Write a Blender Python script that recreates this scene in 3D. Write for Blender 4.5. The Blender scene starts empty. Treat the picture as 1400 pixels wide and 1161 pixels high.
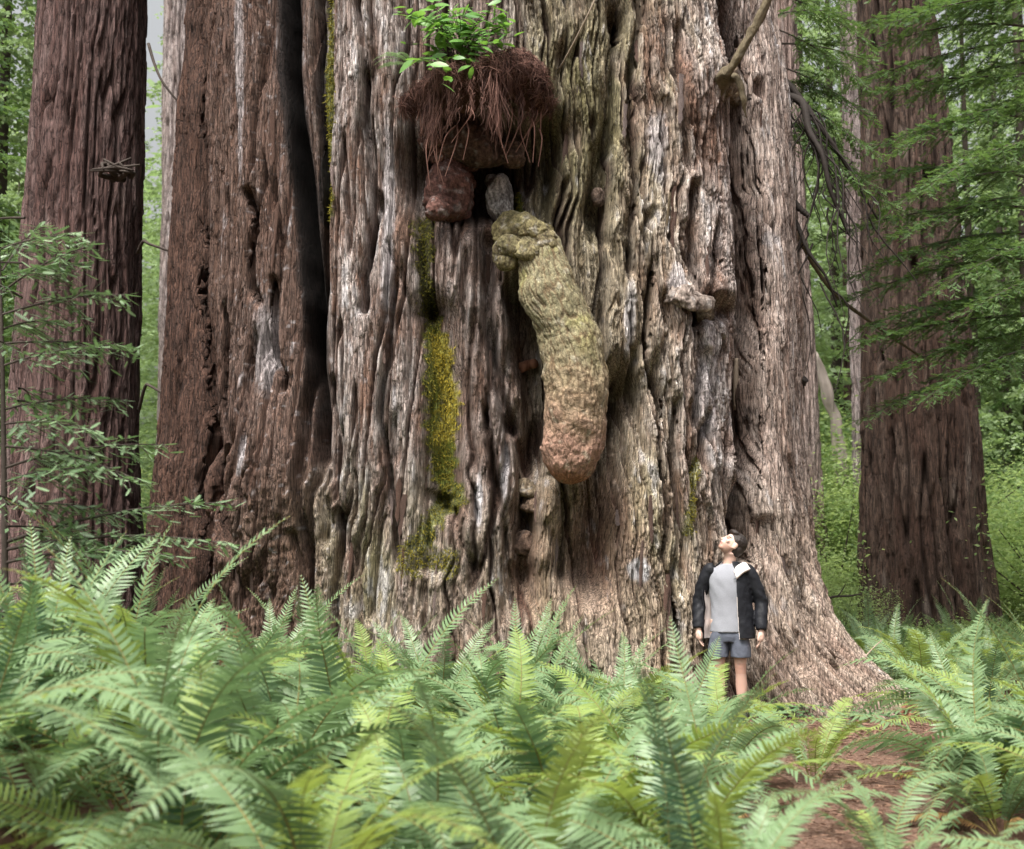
import bpy, bmesh, math, random
import numpy as np
from mathutils import Vector, Matrix

scene = bpy.context.scene
COL = scene.collection
R = math.radians
random.seed(7)
rng = np.random.default_rng(7)

# ------------------------------------------------------------------ camera
F_PX, CX, CY = 1824.0, 700.0, 580.5
PITCH = math.atan(180.0 / F_PX)
CAM = np.array([0.0, 0.0, 1.6])
cam_data = bpy.data.cameras.new('camera')
cam = bpy.data.objects.new('camera', cam_data)
COL.objects.link(cam)
cam.location = CAM
cam.rotation_euler = (math.pi / 2 + PITCH, 0, 0)
cam_data.sensor_width = 36.0
cam_data.lens = F_PX / 1400.0 * 36.0
cam_data.clip_start = 0.05
cam_data.clip_end = 2000
cam_data.dof.use_dof = True
cam_data.dof.focus_distance = 13.0
cam_data.dof.aperture_fstop = 1.9
scene.camera = cam

# ------------------------------------------------------------------ world, sun, exposure
SUN_EL, SUN_ROT = R(62), R(205)
world = bpy.data.worlds.new('World')
scene.world = world
world.use_nodes = True
wn = world.node_tree
for n in list(wn.nodes):
    wn.nodes.remove(n)
w_out = wn.nodes.new('ShaderNodeOutputWorld')
w_bg = wn.nodes.new('ShaderNodeBackground')
w_sky = wn.nodes.new('ShaderNodeTexSky')
w_sky.sky_type = 'NISHITA'
w_sky.sun_disc = False
w_sky.sun_elevation = SUN_EL
w_sky.sun_rotation = SUN_ROT
w_sky.dust_density = 10.0
w_sky.air_density = 1.6
w_hsv = wn.nodes.new('ShaderNodeHueSaturation')
w_hsv.inputs['Saturation'].default_value = 0.15
w_bg.inputs['Strength'].default_value = 0.15
wn.links.new(w_sky.outputs[0], w_hsv.inputs['Color'])
wn.links.new(w_hsv.outputs[0], w_bg.inputs['Color'])
wn.links.new(w_bg.outputs[0], w_out.inputs['Surface'])

sun_data = bpy.data.lights.new('sun', 'SUN')
sun_data.energy = 3.7
sun_data.angle = R(19)
sun_data.color = (1.0, 0.95, 0.87)
sun = bpy.data.objects.new('sun', sun_data)
COL.objects.link(sun)
sdir = Vector((math.sin(SUN_ROT) * math.cos(SUN_EL), math.cos(SUN_ROT) * math.cos(SUN_EL), math.sin(SUN_EL)))
sun.rotation_euler = sdir.to_track_quat('Z', 'Y').to_euler()
sun.location = sdir * 60

scene.render.engine = 'CYCLES'
scene.view_settings.view_transform = 'Standard'
scene.view_settings.look = 'None'
scene.view_settings.gamma = 1.0
scene.view_settings.use_curve_mapping = False
scene.view_settings.exposure = 0.6
scene.cycles.max_bounces = 9
scene.cycles.diffuse_bounces = 6
scene.cycles.transmission_bounces = 3
scene.cycles.use_denoising = True

# ------------------------------------------------------------------ helpers: projection
FWD = np.array([0, math.cos(PITCH), math.sin(PITCH)])
UPV = np.array([0, -math.sin(PITCH), math.cos(PITCH)])

def project(P):
    d = np.asarray(P) - CAM
    dep = d @ FWD
    return CX + F_PX * d[..., 0] / dep, CY - F_PX * (d @ UPV) / dep

def at(px, py, Y):
    d = FWD + (px - CX) / F_PX * np.array([1.0, 0, 0]) + (CY - py) / F_PX * UPV
    return CAM + d * (Y / d[1])

def at_x(px, Y):
    return (px - CX) / F_PX * Y * math.cos(PITCH) * 1.0

# ------------------------------------------------------------------ helpers: noise
def _h(ix, iy, seed):
    a = (ix.astype(np.int64) * 374761393 + iy.astype(np.int64) * 668265263 + seed * 2147483647 + 1013904223) & 0xFFFFFFFF
    a = ((a ^ (a >> 13)) * 1274126177) & 0xFFFFFFFF
    a = ((a ^ (a >> 16)) * 2246822519) & 0xFFFFFFFF
    a = a ^ (a >> 15)
    return (a & 0xFFFFFF) / float(0x1000000)

def gn(x, y, seed=0):
    """gradient noise about -1..1"""
    x = np.asarray(x, float); y = np.asarray(y, float)
    ix = np.floor(x); iy = np.floor(y)
    fx = x - ix; fy = y - iy
    ux = fx * fx * fx * (fx * (fx * 6 - 15) + 10)
    uy = fy * fy * fy * (fy * (fy * 6 - 15) + 10)
    def g(dx, dy):
        a = _h(ix + dx, iy + dy, seed) * 6.2831853
        return np.cos(a) * (fx - dx) + np.sin(a) * (fy - dy)
    a0 = g(0, 0); a1 = g(1, 0); b0 = g(0, 1); b1 = g(1, 1)
    return 1.5 * ((a0 + ux * (a1 - a0)) * (1 - uy) + (b0 + ux * (b1 - b0)) * uy)

def fbm(x, y, octv=4, seed=0, gain=0.5):
    s = 0; a = 1.0; t = 0
    for i in range(octv):
        s = s + a * gn(x * 2 ** i, y * 2 ** i, seed + i * 17)
        t += a; a *= gain
    return s / t

def worley(x, y, seed=0, offs=False):
    ix = np.floor(x); iy = np.floor(y)
    f1 = np.full(x.shape, 9.0); f2 = np.full(x.shape, 9.0); idd = np.zeros(x.shape); ox = np.zeros(x.shape); oy = np.zeros(x.shape)
    for dx in (-1, 0, 1):
        for dy in (-1, 0, 1):
            cx = ix + dx; cy = iy + dy
            px = cx + _h(cx, cy, seed); py = cy + _h(cx, cy, seed + 91)
            d = np.sqrt((x - px) ** 2 + (y - py) ** 2)
            c = _h(cx, cy, seed + 55)
            m = d < f1
            f2 = np.where(m, f1, np.minimum(f2, d))
            idd = np.where(m, c, idd)
            f1 = np.where(m, d, f1)
            if offs:
                ox = np.where(m, x - px, ox); oy = np.where(m, y - py, oy)
    return (f1, f2, idd, ox, oy) if offs else (f1, f2, idd)

def sst(a, b, x):
    t = np.clip((x - a) / (b - a), 0, 1)
    return t * t * (3 - 2 * t)

def mix(a, b, t):
    t = np.asarray(t)[..., None]
    return a * (1 - t) + b * t

def polydist(px, py, pts):
    """distance to a polyline and the parameter 0..1 along it"""
    best = np.full(px.shape, 1e9); par = np.zeros(px.shape)
    n = len(pts) - 1
    for i in range(n):
        ax, ay = pts[i][:2]; bx, by = pts[i + 1][:2]
        dx, dy = bx - ax, by - ay
        t = np.clip(((px - ax) * dx + (py - ay) * dy) / (dx * dx + dy * dy), 0, 1)
        d = np.hypot(px - ax - t * dx, py - ay - t * dy)
        m = d < best
        best = np.where(m, d, best); par = np.where(m, (i + t) / n, par)
    return best, par

# ------------------------------------------------------------------ helpers: meshes and objects
class MB:
    """collects geometry (with a per-vertex tint) and links it as ONE mesh object"""
    def __init__(self):
        self.v = []; self.f = []; self.t = []; self.c = []; self.n = 0
    def add(self, v, faces, tint=0.5, col=None):
        v = np.asarray(v, float).reshape(-1, 3)
        for f in faces:
            f = np.asarray(f, np.int64)
            if f.size:
                self.f.append(f + self.n)
        self.v.append(v)
        self.t.append(np.broadcast_to(np.asarray(tint, float), (len(v),)).copy())
        if col is not None:
            self.c.append(np.broadcast_to(np.asarray(col, float), (len(v), 3)).copy())
        self.n += len(v)
    def arrays(self):
        return np.concatenate(self.v), self.f, np.concatenate(self.t)
    def mesh(self, name, smooth=True):
        me = bpy.data.meshes.new(name)
        v = np.concatenate(self.v) if self.v else np.zeros((0, 3))
        me.vertices.add(len(v))
        me.vertices.foreach_set('co', v.astype(np.float32).ravel())
        tot = np.concatenate([np.full(len(f), f.shape[1]) for f in self.f])
        idx = np.concatenate([f.ravel() for f in self.f])
        me.loops.add(len(idx)); me.loops.foreach_set('vertex_index', idx.astype(np.int32))
        me.polygons.add(len(tot))
        st = np.concatenate([[0], np.cumsum(tot)[:-1]])
        me.polygons.foreach_set('loop_start', st.astype(np.int32))
        me.polygons.foreach_set('use_smooth', np.full(len(tot), smooth))
        a = me.attributes.new('tint', 'FLOAT', 'POINT')
        a.data.foreach_set('value', np.concatenate(self.t).astype(np.float32))
        if self.c:
            c = np.concatenate(self.c)
            b = me.attributes.new('hue', 'FLOAT_COLOR', 'POINT')
            b.data.foreach_set('color', np.concatenate([c, np.ones((len(c), 1))], 1).astype(np.float32).ravel())
        me.update(calc_edges=True)
        me.validate()
        return me

def grid_faces(nr, nc, wrap=False):
    r = np.arange(nr - 1)[:, None]; c = np.arange(nc if wrap else nc - 1)[None, :]
    a = r * nc + c; b = r * nc + (c + 1) % nc
    return np.stack([a, b, b + nc, a + nc], -1).reshape(-1, 4)

def link(name, me, mat=None, parent=None):
    o = bpy.data.objects.new(name, me)
    COL.objects.link(o)
    if mat is not None and not me.materials:
        me.materials.append(mat)
    if parent is not None:
        o.parent = parent
    return o

def tag(o, label=None, cat=None, group=None, kind=None):
    if label: o['label'] = label
    if cat: o['category'] = cat
    if group: o['group'] = group
    if kind: o['kind'] = kind
    return o

def thing(name, label, cat, loc=(0, 0, 0), rz=0.0, group=None):
    o = bpy.data.objects.new(name, None)
    o.empty_display_size = 0.2
    COL.objects.link(o)
    o.location = loc
    o.rotation_euler = (0, 0, rz)
    return tag(o, label, cat, group)

def tube(mb, pts, rad, n=8, tint=0.5, col=None, cap=True, squash=None):
    """a swept tube along pts with one radius per point"""
    pts = np.asarray(pts, float); rad = np.broadcast_to(np.asarray(rad, float), (len(pts),))
    tg = np.gradient(pts, axis=0); tg /= np.linalg.norm(tg, axis=1)[:, None] + 1e-9
    ref = np.array([0, 0, 1.0]) if abs(tg[0][2]) < 0.9 else np.array([1.0, 0, 0])
    a = np.cross(tg[0], ref); a /= np.linalg.norm(a)
    A = []
    for t in tg:
        a = a - t * (a @ t); a /= np.linalg.norm(a) + 1e-9
        A.append(a)
    A = np.array(A); B = np.cross(tg, A)
    th = np.linspace(0, 2 * math.pi, n, endpoint=False)
    v = pts[:, None, :] + rad[:, None, None] * (np.cos(th)[None, :, None] * A[:, None, :] + np.sin(th)[None, :, None] * B[:, None, :])
    v = v.reshape(-1, 3)
    fs = [grid_faces(len(pts), n, True)]
    if cap:
        v = np.concatenate([v, pts[:1], pts[-1:]])
        k = len(pts) * n; i = np.arange(n); j = (i + 1) % n
        fs.append(np.stack([np.full(n, k), j, i], 1))
        o = (len(pts) - 1) * n
        fs.append(np.stack([np.full(n, k + 1), o + i, o + j], 1))
    mb.add(v, fs, tint, col)

def smooth_path(pts, n):
    """Catmull-Rom through pts"""
    p = np.asarray(pts, float)
    p = np.concatenate([[2 * p[0] - p[1]], p, [2 * p[-1] - p[-2]]])
    out = []
    m = len(p) - 3
    for u in np.linspace(0, m - 1e-6, n):
        i = int(u); t = u - i
        a, b, c, d = p[i:i + 4]
        out.append(0.5 * (2 * b + (c - a) * t + (2 * a - 5 * b + 4 * c - d) * t * t + (3 * b - a - 3 * c + d) * t ** 3))
    return np.array(out)

def stamp(mb, tv, tf, mats, tints=None):
    """copies of a small template (tv, tf) under many 4x4 matrices"""
    K = len(mats); n = len(tv)
    hv = np.concatenate([tv, np.ones((n, 1))], 1)
    V = np.einsum('kij,nj->kni', mats, hv)[..., :3].reshape(-1, 3)
    off = (np.arange(K) * n)[:, None, None]
    fs = [(np.asarray(f)[None] + off).reshape(-1, np.asarray(f).shape[1]) for f in tf]
    t = 0.5 if tints is None else np.repeat(tints, n)
    mb.add(V, fs, t)

def frames(pos, xdir, up, scale):
    """4x4 matrices with local X along xdir and local Z near up"""
    x = xdir / (np.linalg.norm(xdir, axis=1)[:, None] + 1e-9)
    y = np.cross(up, x); y /= np.linalg.norm(y, axis=1)[:, None] + 1e-9
    z = np.cross(x, y)
    s = np.broadcast_to(np.asarray(scale, float), (len(pos),))[:, None]
    M = np.zeros((len(pos), 4, 4))
    M[:, :3, 0] = x * s; M[:, :3, 1] = y * s; M[:, :3, 2] = z * s; M[:, :3, 3] = pos; M[:, 3, 3] = 1
    return M

# ------------------------------------------------------------------ materials
def new_mat(name):
    m = bpy.data.materials.new(name)
    m.use_nodes = True
    nt = m.node_tree
    for n in list(nt.nodes):
        nt.nodes.remove(n)
    out = nt.nodes.new('ShaderNodeOutputMaterial')
    return m, nt, out

def N(nt, kind, **kw):
    n = nt.nodes.new(kind)
    for k, v in kw.items():
        if k in n.inputs:
            n.inputs[k].default_value = v
        else:
            setattr(n, k, v)
    return n

def noise_node(nt, scale, detail=4, stretch=(1, 1, 1), rough=0.6):
    tc = N(nt, 'ShaderNodeTexCoord'); mp = N(nt, 'ShaderNodeMapping')
    mp.inputs['Scale'].default_value = stretch
    nz = N(nt, 'ShaderNodeTexNoise')
    nz.inputs['Scale'].default_value = scale; nz.inputs['Detail'].default_value = detail
    nz.inputs['Roughness'].default_value = rough
    nt.links.new(tc.outputs['Object'], mp.inputs['Vector']); nt.links.new(mp.outputs[0], nz.inputs['Vector'])
    return nz

def mixcol(nt, fac, a, b, blend='MIX'):
    m = N(nt, 'ShaderNodeMix', data_type='RGBA', blend_type=blend)
    for sock, v in ((m.inputs[0], fac), (m.inputs[6], a), (m.inputs[7], b)):
        if hasattr(v, 'links') or isinstance(v, bpy.types.NodeSocket):
            nt.links.new(v, sock)
        else:
            sock.default_value = v if not isinstance(v, tuple) else (*v, 1)[:4]
    return m.outputs[2]

def bark_mat(name, stretch=(1, 1, 0.055), rough=0.9, bump=0.7, var=0.6, nscale=55, bdist=0.02, crack=0.6, crack_scale=26):
    """colour comes from the 'hue' attribute (what the bark is made of, plus any painted shade), fine grain from noise"""
    m, nt, out = new_mat(name)
    at_ = N(nt, 'ShaderNodeAttribute', attribute_name='hue')
    nz = noise_node(nt, nscale, 6, stretch, 0.65)
    nz2 = noise_node(nt, nscale * 2.3, 3, (1, 1, 0.6), 0.6)
    mr = N(nt, 'ShaderNodeMapRange')
    mr.inputs[1].default_value = 0.36; mr.inputs[2].default_value = 0.64
    mr.inputs[3].default_value = 1 - var; mr.inputs[4].default_value = 1 + var * 0.8
    nt.links.new(nz.outputs[0], mr.inputs[0])
    mr2 = N(nt, 'ShaderNodeMapRange')
    mr2.inputs[1].default_value = 0.3; mr2.inputs[2].default_value = 0.7
    mr2.inputs[3].default_value = 0.75; mr2.inputs[4].default_value = 1.22
    nt.links.new(nz2.outputs[0], mr2.inputs[0])
    tc = N(nt, 'ShaderNodeTexCoord')
    wz = N(nt, 'ShaderNodeTexNoise'); wz.inputs['Scale'].default_value = 5.0; wz.inputs['Detail'].default_value = 3
    nt.links.new(tc.outputs['Object'], wz.inputs['Vector'])
    wsc = N(nt, 'ShaderNodeVectorMath', operation='MULTIPLY_ADD'); wsc.inputs[1].default_value = (.10, .10, .10)
    nt.links.new(wz.outputs['Color'], wsc.inputs[0]); nt.links.new(tc.outputs['Object'], wsc.inputs[2])
    mp = N(nt, 'ShaderNodeMapping'); mp.inputs['Scale'].default_value = (1, 1, max(stretch[2] * 1.6, .09))
    nt.links.new(wsc.outputs[0], mp.inputs['Vector'])
    vo = N(nt, 'ShaderNodeTexVoronoi', feature='DISTANCE_TO_EDGE'); vo.inputs['Scale'].default_value = crack_scale
    nt.links.new(mp.outputs[0], vo.inputs['Vector'])
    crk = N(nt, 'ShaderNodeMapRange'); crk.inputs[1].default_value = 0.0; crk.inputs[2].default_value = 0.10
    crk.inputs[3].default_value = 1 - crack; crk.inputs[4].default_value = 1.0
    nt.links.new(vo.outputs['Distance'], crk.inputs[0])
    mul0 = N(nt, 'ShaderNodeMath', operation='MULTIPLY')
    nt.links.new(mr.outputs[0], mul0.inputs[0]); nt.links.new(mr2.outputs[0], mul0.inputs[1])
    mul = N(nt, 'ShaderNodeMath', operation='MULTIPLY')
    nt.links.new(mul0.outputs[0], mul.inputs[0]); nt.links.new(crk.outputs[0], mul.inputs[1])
    c = N(nt, 'ShaderNodeVectorMath', operation='SCALE')
    nt.links.new(at_.outputs['Color'], c.inputs[0]); nt.links.new(mul.outputs[0], c.inputs['Scale'])
    b = N(nt, 'ShaderNodeBsdfPrincipled', Roughness=rough)
    b.inputs['Specular IOR Level'].default_value = 0.25
    nt.links.new(c.outputs[0], b.inputs['Base Color'])
    add = N(nt, 'ShaderNodeMath', operation='ADD')
    nt.links.new(nz.outputs[0], add.inputs[0]); nt.links.new(nz2.outputs[0], add.inputs[1])
    bp = N(nt, 'ShaderNodeBump', Strength=bump, Distance=bdist)
    add2 = N(nt, 'ShaderNodeMath', operation='MULTIPLY_ADD'); add2.inputs[1].default_value = 1.3
    nt.links.new(crk.outputs[0], add2.inputs[0]); nt.links.new(add.outputs[0], add2.inputs[2])
    nt.links.new(add2.outputs[0], bp.inputs['Height']); nt.links.new(bp.outputs[0], b.inputs['Normal'])
    nt.links.new(b.outputs[0], out.inputs['Surface'])
    return m

def leaf_mat(name, dark, light, back=None, trans=0.35, rough=0.45, spec=0.5, rand=0.35, tcol=None, odd=None, odd_at=0.93):
    """leaf: tint attribute and object random pick between dark and light; some light passes through"""
    m, nt, out = new_mat(name)
    at_ = N(nt, 'ShaderNodeAttribute', attribute_name='tint')
    oi = N(nt, 'ShaderNodeObjectInfo')
    a = N(nt, 'ShaderNodeMath', operation='MULTIPLY_ADD')
    nt.links.new(oi.outputs['Random'], a.inputs[0]); a.inputs[1].default_value = rand; a.inputs[2].default_value = -rand / 2
    s = N(nt, 'ShaderNodeMath', operation='ADD', use_clamp=True)
    nt.links.new(at_.outputs['Fac'], s.inputs[0]); nt.links.new(a.outputs[0], s.inputs[1])
    col = mixcol(nt, s.outputs[0], dark, light)
    if odd:
        gt = N(nt, 'ShaderNodeMath', operation='GREATER_THAN'); gt.inputs[1].default_value = odd_at
        nt.links.new(oi.outputs['Random'], gt.inputs[0])
        col = mixcol(nt, gt.outputs[0], col, odd)
    front = col
    if back:
        ge = N(nt, 'ShaderNodeNewGeometry')
        col = mixcol(nt, ge.outputs['Backfacing'], col, back)
    b = N(nt, 'ShaderNodeBsdfPrincipled', Roughness=rough)
    b.inputs['Specular IOR Level'].default_value = spec
    nt.links.new(col, b.inputs['Base Color'])
    t = N(nt, 'ShaderNodeBsdfTranslucent')
    if tcol:
        tc = mixcol(nt, 0.6, front, tcol)
        nt.links.new(tc, t.inputs['Color'])
    else:
        nt.links.new(front, t.inputs['Color'])
    mx = N(nt, 'ShaderNodeMixShader'); mx.inputs[0].default_value = trans
    nt.links.new(b.outputs[0], mx.inputs[1]); nt.links.new(t.outputs[0], mx.inputs[2])
    nt.links.new(mx.outputs[0], out.inputs['Surface'])
    return m

def plain_mat(name, col, rough=0.8, spec=0.3, nscale=30, var=0.3, bump=0.2, stretch=(1, 1, 1), bdist=0.01):
    m, nt, out = new_mat(name)
    nz = noise_node(nt, nscale, 5, stretch)
    d = tuple(c * (1 - var) for c in col); l = tuple(min(1, c * (1 + var)) for c in col)
    c = mixcol(nt, nz.outputs[0], d, l)
    b = N(nt, 'ShaderNodeBsdfPrincipled', Roughness=rough)
    b.inputs['Specular IOR Level'].default_value = spec
    nt.links.new(c, b.inputs['Base Color'])
    bp = N(nt, 'ShaderNodeBump', Strength=bump, Distance=bdist)
    nt.links.new(nz.outputs[0], bp.inputs['Height']); nt.links.new(bp.outputs[0], b.inputs['Normal'])
    nt.links.new(b.outputs[0], out.inputs['Surface'])
    return m

M_bark = bark_mat('redwood_bark')
M_burl = bark_mat('burl_bark', stretch=(1, 1, 0.6), nscale=32, bump=0.5, var=0.45, crack=.25, crack_scale=14)
M_moss = bark_mat('moss', stretch=(1, 1, 1), nscale=90, bump=1.0, var=0.5, bdist=0.01, crack=0)
M_deadwood = plain_mat('dead_branch_wood', (0.050, 0.038, 0.031), nscale=25, var=0.5, bump=0.5)
M_darklimb = plain_mat('dark_dead_limb', (0.024, 0.018, 0.015), nscale=25, var=0.5, bump=0.5)
M_palewood = plain_mat('pale_dry_wood', (0.30, 0.24, 0.18), nscale=25, var=0.35, bump=0.4)
M_oliveb = plain_mat('lichen_branch', (0.135, 0.108, 0.066), nscale=38, var=0.85, bump=1.0, stretch=(1, 1, .35), bdist=.03)
M_redwood = plain_mat('fresh_red_wood', (0.23, 0.105, 0.065), nscale=30, var=0.4, bump=0.5)
M_root = leaf_mat('red_roots', (0.035, 0.017, 0.014), (0.235, 0.125, 0.098), trans=0.0, rough=0.8, spec=0.2, rand=0)
M_fern = leaf_mat('fern_leaf', (0.034, 0.090, 0.052), (0.27, 0.375, 0.225), back=(0.18, 0.275, 0.13), trans=0.32, rough=0.46, spec=0.6,
                  rand=0.8, tcol=(0.20, 0.34, 0.09))
M_fern_y = leaf_mat('fern_leaf_fresh', (0.18, 0.27, 0.06), (0.36, 0.46, 0.15), trans=0.45, rough=0.5, spec=0.4, rand=0.4, tcol=(0.32, 0.40, 0.05))
M_fern_dry = leaf_mat('fern_leaf_dry', (0.20, 0.09, 0.035), (0.36, 0.22, 0.09), trans=0.2, rough=0.8, spec=0.2, rand=0.5)
M_fern_pale = leaf_mat('fern_leaf_bleached', (0.30, 0.29, 0.12), (0.44, 0.41, 0.19), trans=0.25, rough=0.7, spec=0.2, rand=0.4)
M_rachis = plain_mat('fern_stalk', (0.17, 0.14, 0.045), nscale=40, var=0.4, bump=0.1)
M_sprig = leaf_mat('sapling_needles', (0.07, 0.13, 0.065), (0.26, 0.37, 0.20), trans=0.3, rough=0.4, spec=0.6, rand=0.3, tcol=(0.13, 0.25, 0.05))
M_crown = leaf_mat('conifer_needles', (0.030, 0.070, 0.025), (0.12, 0.21, 0.065), trans=0.45, rough=0.5, spec=0.4, rand=0.3, tcol=(0.16, 0.26, 0.05))
M_crown_p = leaf_mat('pale_conifer_needles', (0.13, 0.20, 0.09), (0.36, 0.48, 0.24), trans=0.5, rough=0.5, spec=0.4, rand=0.4, tcol=(0.26, 0.38, 0.10))
M_shrub = leaf_mat('bright_shrub_leaf', (0.10, 0.19, 0.05), (0.38, 0.49, 0.21), trans=0.55, rough=0.5, spec=0.4, rand=0.9, tcol=(0.42, 0.53, 0.16))
M_huck = leaf_mat('huckleberry_leaf', (0.07, 0.19, 0.04), (0.26, 0.48, 0.12), trans=0.4, rough=0.4, spec=0.5, rand=0.6, tcol=(0.22, 0.42, 0.04))
M_clover = leaf_mat('sorrel_leaf', (0.045, 0.12, 0.045), (0.13, 0.24, 0.10), trans=0.3, rough=0.5, spec=0.4, rand=0.3)
M_litter = leaf_mat('litter', (0.075, 0.038, 0.027), (0.34, 0.21, 0.15), trans=0.0, rough=0.9, spec=0.15, rand=0)

def ground_mat(name, cols, scale=2.0):
    m, nt, out = new_mat(name)
    n1 = noise_node(nt, scale, 6); n2 = noise_node(nt, scale * 30, 5); n3 = noise_node(nt, scale * 9, 4)
    c = mixcol(nt, n1.outputs[0], cols[0], cols[1])
    mr = N(nt, 'ShaderNodeMapRange'); mr.inputs[1].default_value = 0.45; mr.inputs[2].default_value = 0.65
    nt.links.new(n2.outputs[0], mr.inputs[0])
    c = mixcol(nt, mr.outputs[0], c, cols[2])
    mr2 = N(nt, 'ShaderNodeMapRange'); mr2.inputs[1].default_value = 0.52; mr2.inputs[2].default_value = 0.7
    nt.links.new(n3.outputs[0], mr2.inputs[0])
    c = mixcol(nt, mr2.outputs[0], c, cols[3])
    b = N(nt, 'ShaderNodeBsdfPrincipled', Roughness=0.95); b.inputs['Specular IOR Level'].default_value = 0.15
    nt.links.new(c, b.inputs['Base Color'])
    add = N(nt, 'ShaderNodeMath', operation='ADD')
    nt.links.new(n2.outputs[0], add.inputs[0]); nt.links.new(n3.outputs[0], add.inputs[1])
    bp = N(nt, 'ShaderNodeBump', Strength=0.8, Distance=0.03)
    nt.links.new(add.outputs[0], bp.inputs['Height']); nt.links.new(bp.outputs[0], b.inputs['Normal'])
    nt.links.new(b.outputs[0], out.inputs['Surface'])
    return m

M_ground = ground_mat('forest_floor', [(0.06, 0.032, 0.022), (0.11, 0.055, 0.038), (0.15, 0.085, 0.06), (0.05, 0.035, 0.02)])
M_path = ground_mat('litter_path', [(0.11, 0.062, 0.046), (0.17, 0.10, 0.075), (0.26, 0.175, 0.135), (0.09, 0.052, 0.036)])

# ------------------------------------------------------------------ ground, path
TC = np.array([-0.36, 15.3])           # the giant's axis

def gz(x, y):
    x = np.asarray(x, float); y = np.asarray(y, float)
    z = 0.42 * sst(-0.8, -3.0, x) * sst(14, 8, y)
    z = z + 0.05 * fbm(x * 0.5, y * 0.5, 3, 3) + 0.018 * fbm(x * 3, y * 3, 3, 5)
    z = z + 0.10 * np.exp(-(((x - TC[0]) / 4.6) ** 2 + ((y - TC[1]) / 3.3) ** 2) ** 3)
    z = z - 0.35 * sst(17, 30, y) + 4.0 * sst(34, 90, y)
    return z

def axis(lo, d0, d1, hi, step, nout):
    return np.unique(np.concatenate([d0 - np.geomspace(step, d0 - lo, nout)[::-1], np.arange(d0, d1, step), d1 + np.geomspace(step, hi - d1, nout)]))

gx = axis(-260, -6, 7, 260, 0.07, 40); gy = axis(-120, 5, 17, 420, 0.07, 40)
X, Y = np.meshgrid(gx, gy)
mb = MB(); mb.add(np.stack([X, Y, gz(X, Y)], -1), [grid_faces(len(gy), len(gx))])
tag(link('ground', mb.mesh('ground'), M_ground), kind='structure')

PATH = smooth_path([(1.65, 4.5, 0), (1.9, 7.2, 0), (2.25, 8.7, 0), (2.6, 10.6, 0), (2.55, 12.0, 0), (3.2, 12.7, 0), (4.3, 12.2, 0), (6.5, 12.6, 0)], 90)[:, :2]
PW = np.interp(np.linspace(0, 1, 90), [0, .3, .55, .66, .8, 1], [.40, .42, .62, .85, .55, .5])
tg = np.gradient(PATH, axis=0); tg /= np.linalg.norm(tg, axis=1)[:, None]
nr = np.stack([-tg[:, 1], tg[:, 0]], 1)
us = np.linspace(-1, 1, 15)
ed = PW[:, None] * us[None] * (1 + 0.22 * gn(np.arange(90)[:, None] * 0.35 + 0 * us, np.sign(us)[None] * 7 + np.zeros((90, 1)), 4))
P2 = PATH[:, None] + nr[:, None] * ed[..., None]
pz = gz(P2[..., 0], P2[..., 1]) + 0.006
mb = MB(); mb.add(np.concatenate([P2, pz[..., None]], -1), [grid_faces(90, 15)])
tag(link('path', mb.mesh('path'), M_path), kind='structure')

def path_dist(x, y):
    return np.min(np.hypot(PATH[:, 0] - x, PATH[:, 1] - y) - PW)

# ------------------------------------------------------------------ bark
def bark(s, z, seed, size=1.0, warp=1.0, fine=True, step=1.0):
    """height in metres and masks of furrowed redwood bark; s runs round the trunk, z up it"""
    sw = s + warp * (0.07 * gn(s * 0.9, z * 0.35, seed + 1) + 0.026 * gn(s * 3.5, z * 0.9, seed + 2) + 0.006 * gn(s * 14, z * 2.8, seed + 9))
    zw = z + 0.30 * gn(s * 2.2, z * 0.6, seed + 3) + 0.10 * gn(s * 11, z * 1.5, seed + 12)
    f1, f2, ia, ax, ay = worley(sw / (0.15 * size), zw / (1.5 * size), seed + 4, True)
    a1 = np.abs(gn(sw / (0.15 * size), zw / (2.6 * size), seed + 5))
    ca = sst(0.01, 0.13, a1)
    a2 = np.abs(gn(sw / (0.052 * size) + 9.3, zw / (1.25 * size), seed + 15))
    cb = sst(0.0, 0.15, a2)
    g1, g2, ib, bx, by = worley(sw / (0.060 * size) + 31.7, zw / (0.62 * size), seed + 25, True)
    h = size * (0.100 * ca + step * 0.040 * (ia - 0.5) + step * 0.03 * (_h(np.floor(ia * 997), ia * 0, 3) - 0.5) * ax - step * 0.016 * ia * ay
                + 0.034 * cb * (0.3 + 0.7 * ca) + step * 0.020 * (ib - 0.5) - step * 0.012 * ib * by)
    fib = gn(sw / 0.016, zw / 0.40, seed + 6)
    if fine:
        a3 = np.abs(gn(sw / 0.030 + 3.1, zw / 0.55, seed + 35))
        cc = sst(0.0, 0.28, a3)
        k1, k2, ic, kx, ky = worley(sw / 0.030 + 11.3, zw / 0.22, seed + 10, True)
        h = h + 0.016 * cc + step * (0.010 * (ic - 0.5) - 0.010 * ic * ky) + 0.006 * fib + 0.006 * fbm(sw / 0.035, zw / 0.06, 3, seed + 8)
        cb = cb * (0.45 + 0.55 * cc); ib = 0.5 * ib + 0.5 * ic
    else:
        h = h + 0.008 * fib
    return h, ca, cb, ia, ib, fib

# ------------------------------------------------------------------ the giant redwood
giant = thing('redwood_tree', 'giant old redwood with a very wide furrowed trunk and a long hanging burl', 'tree', (TC[0], TC[1], 0))
G0 = np.array([TC[0], TC[1], 0.0])
LE = np.array([(-900, 262), (0, 246), (200, 245), (400, 242), (560, 238), (680, 230), (780, 224), (1000, 218)])
RE = np.array([(-900, 1040), (0, 1062), (130, 1070), (300, 1080), (480, 1089), (600, 1095), (700, 1102), (800, 1106), (1000, 1112)])
BD = 2.3

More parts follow.
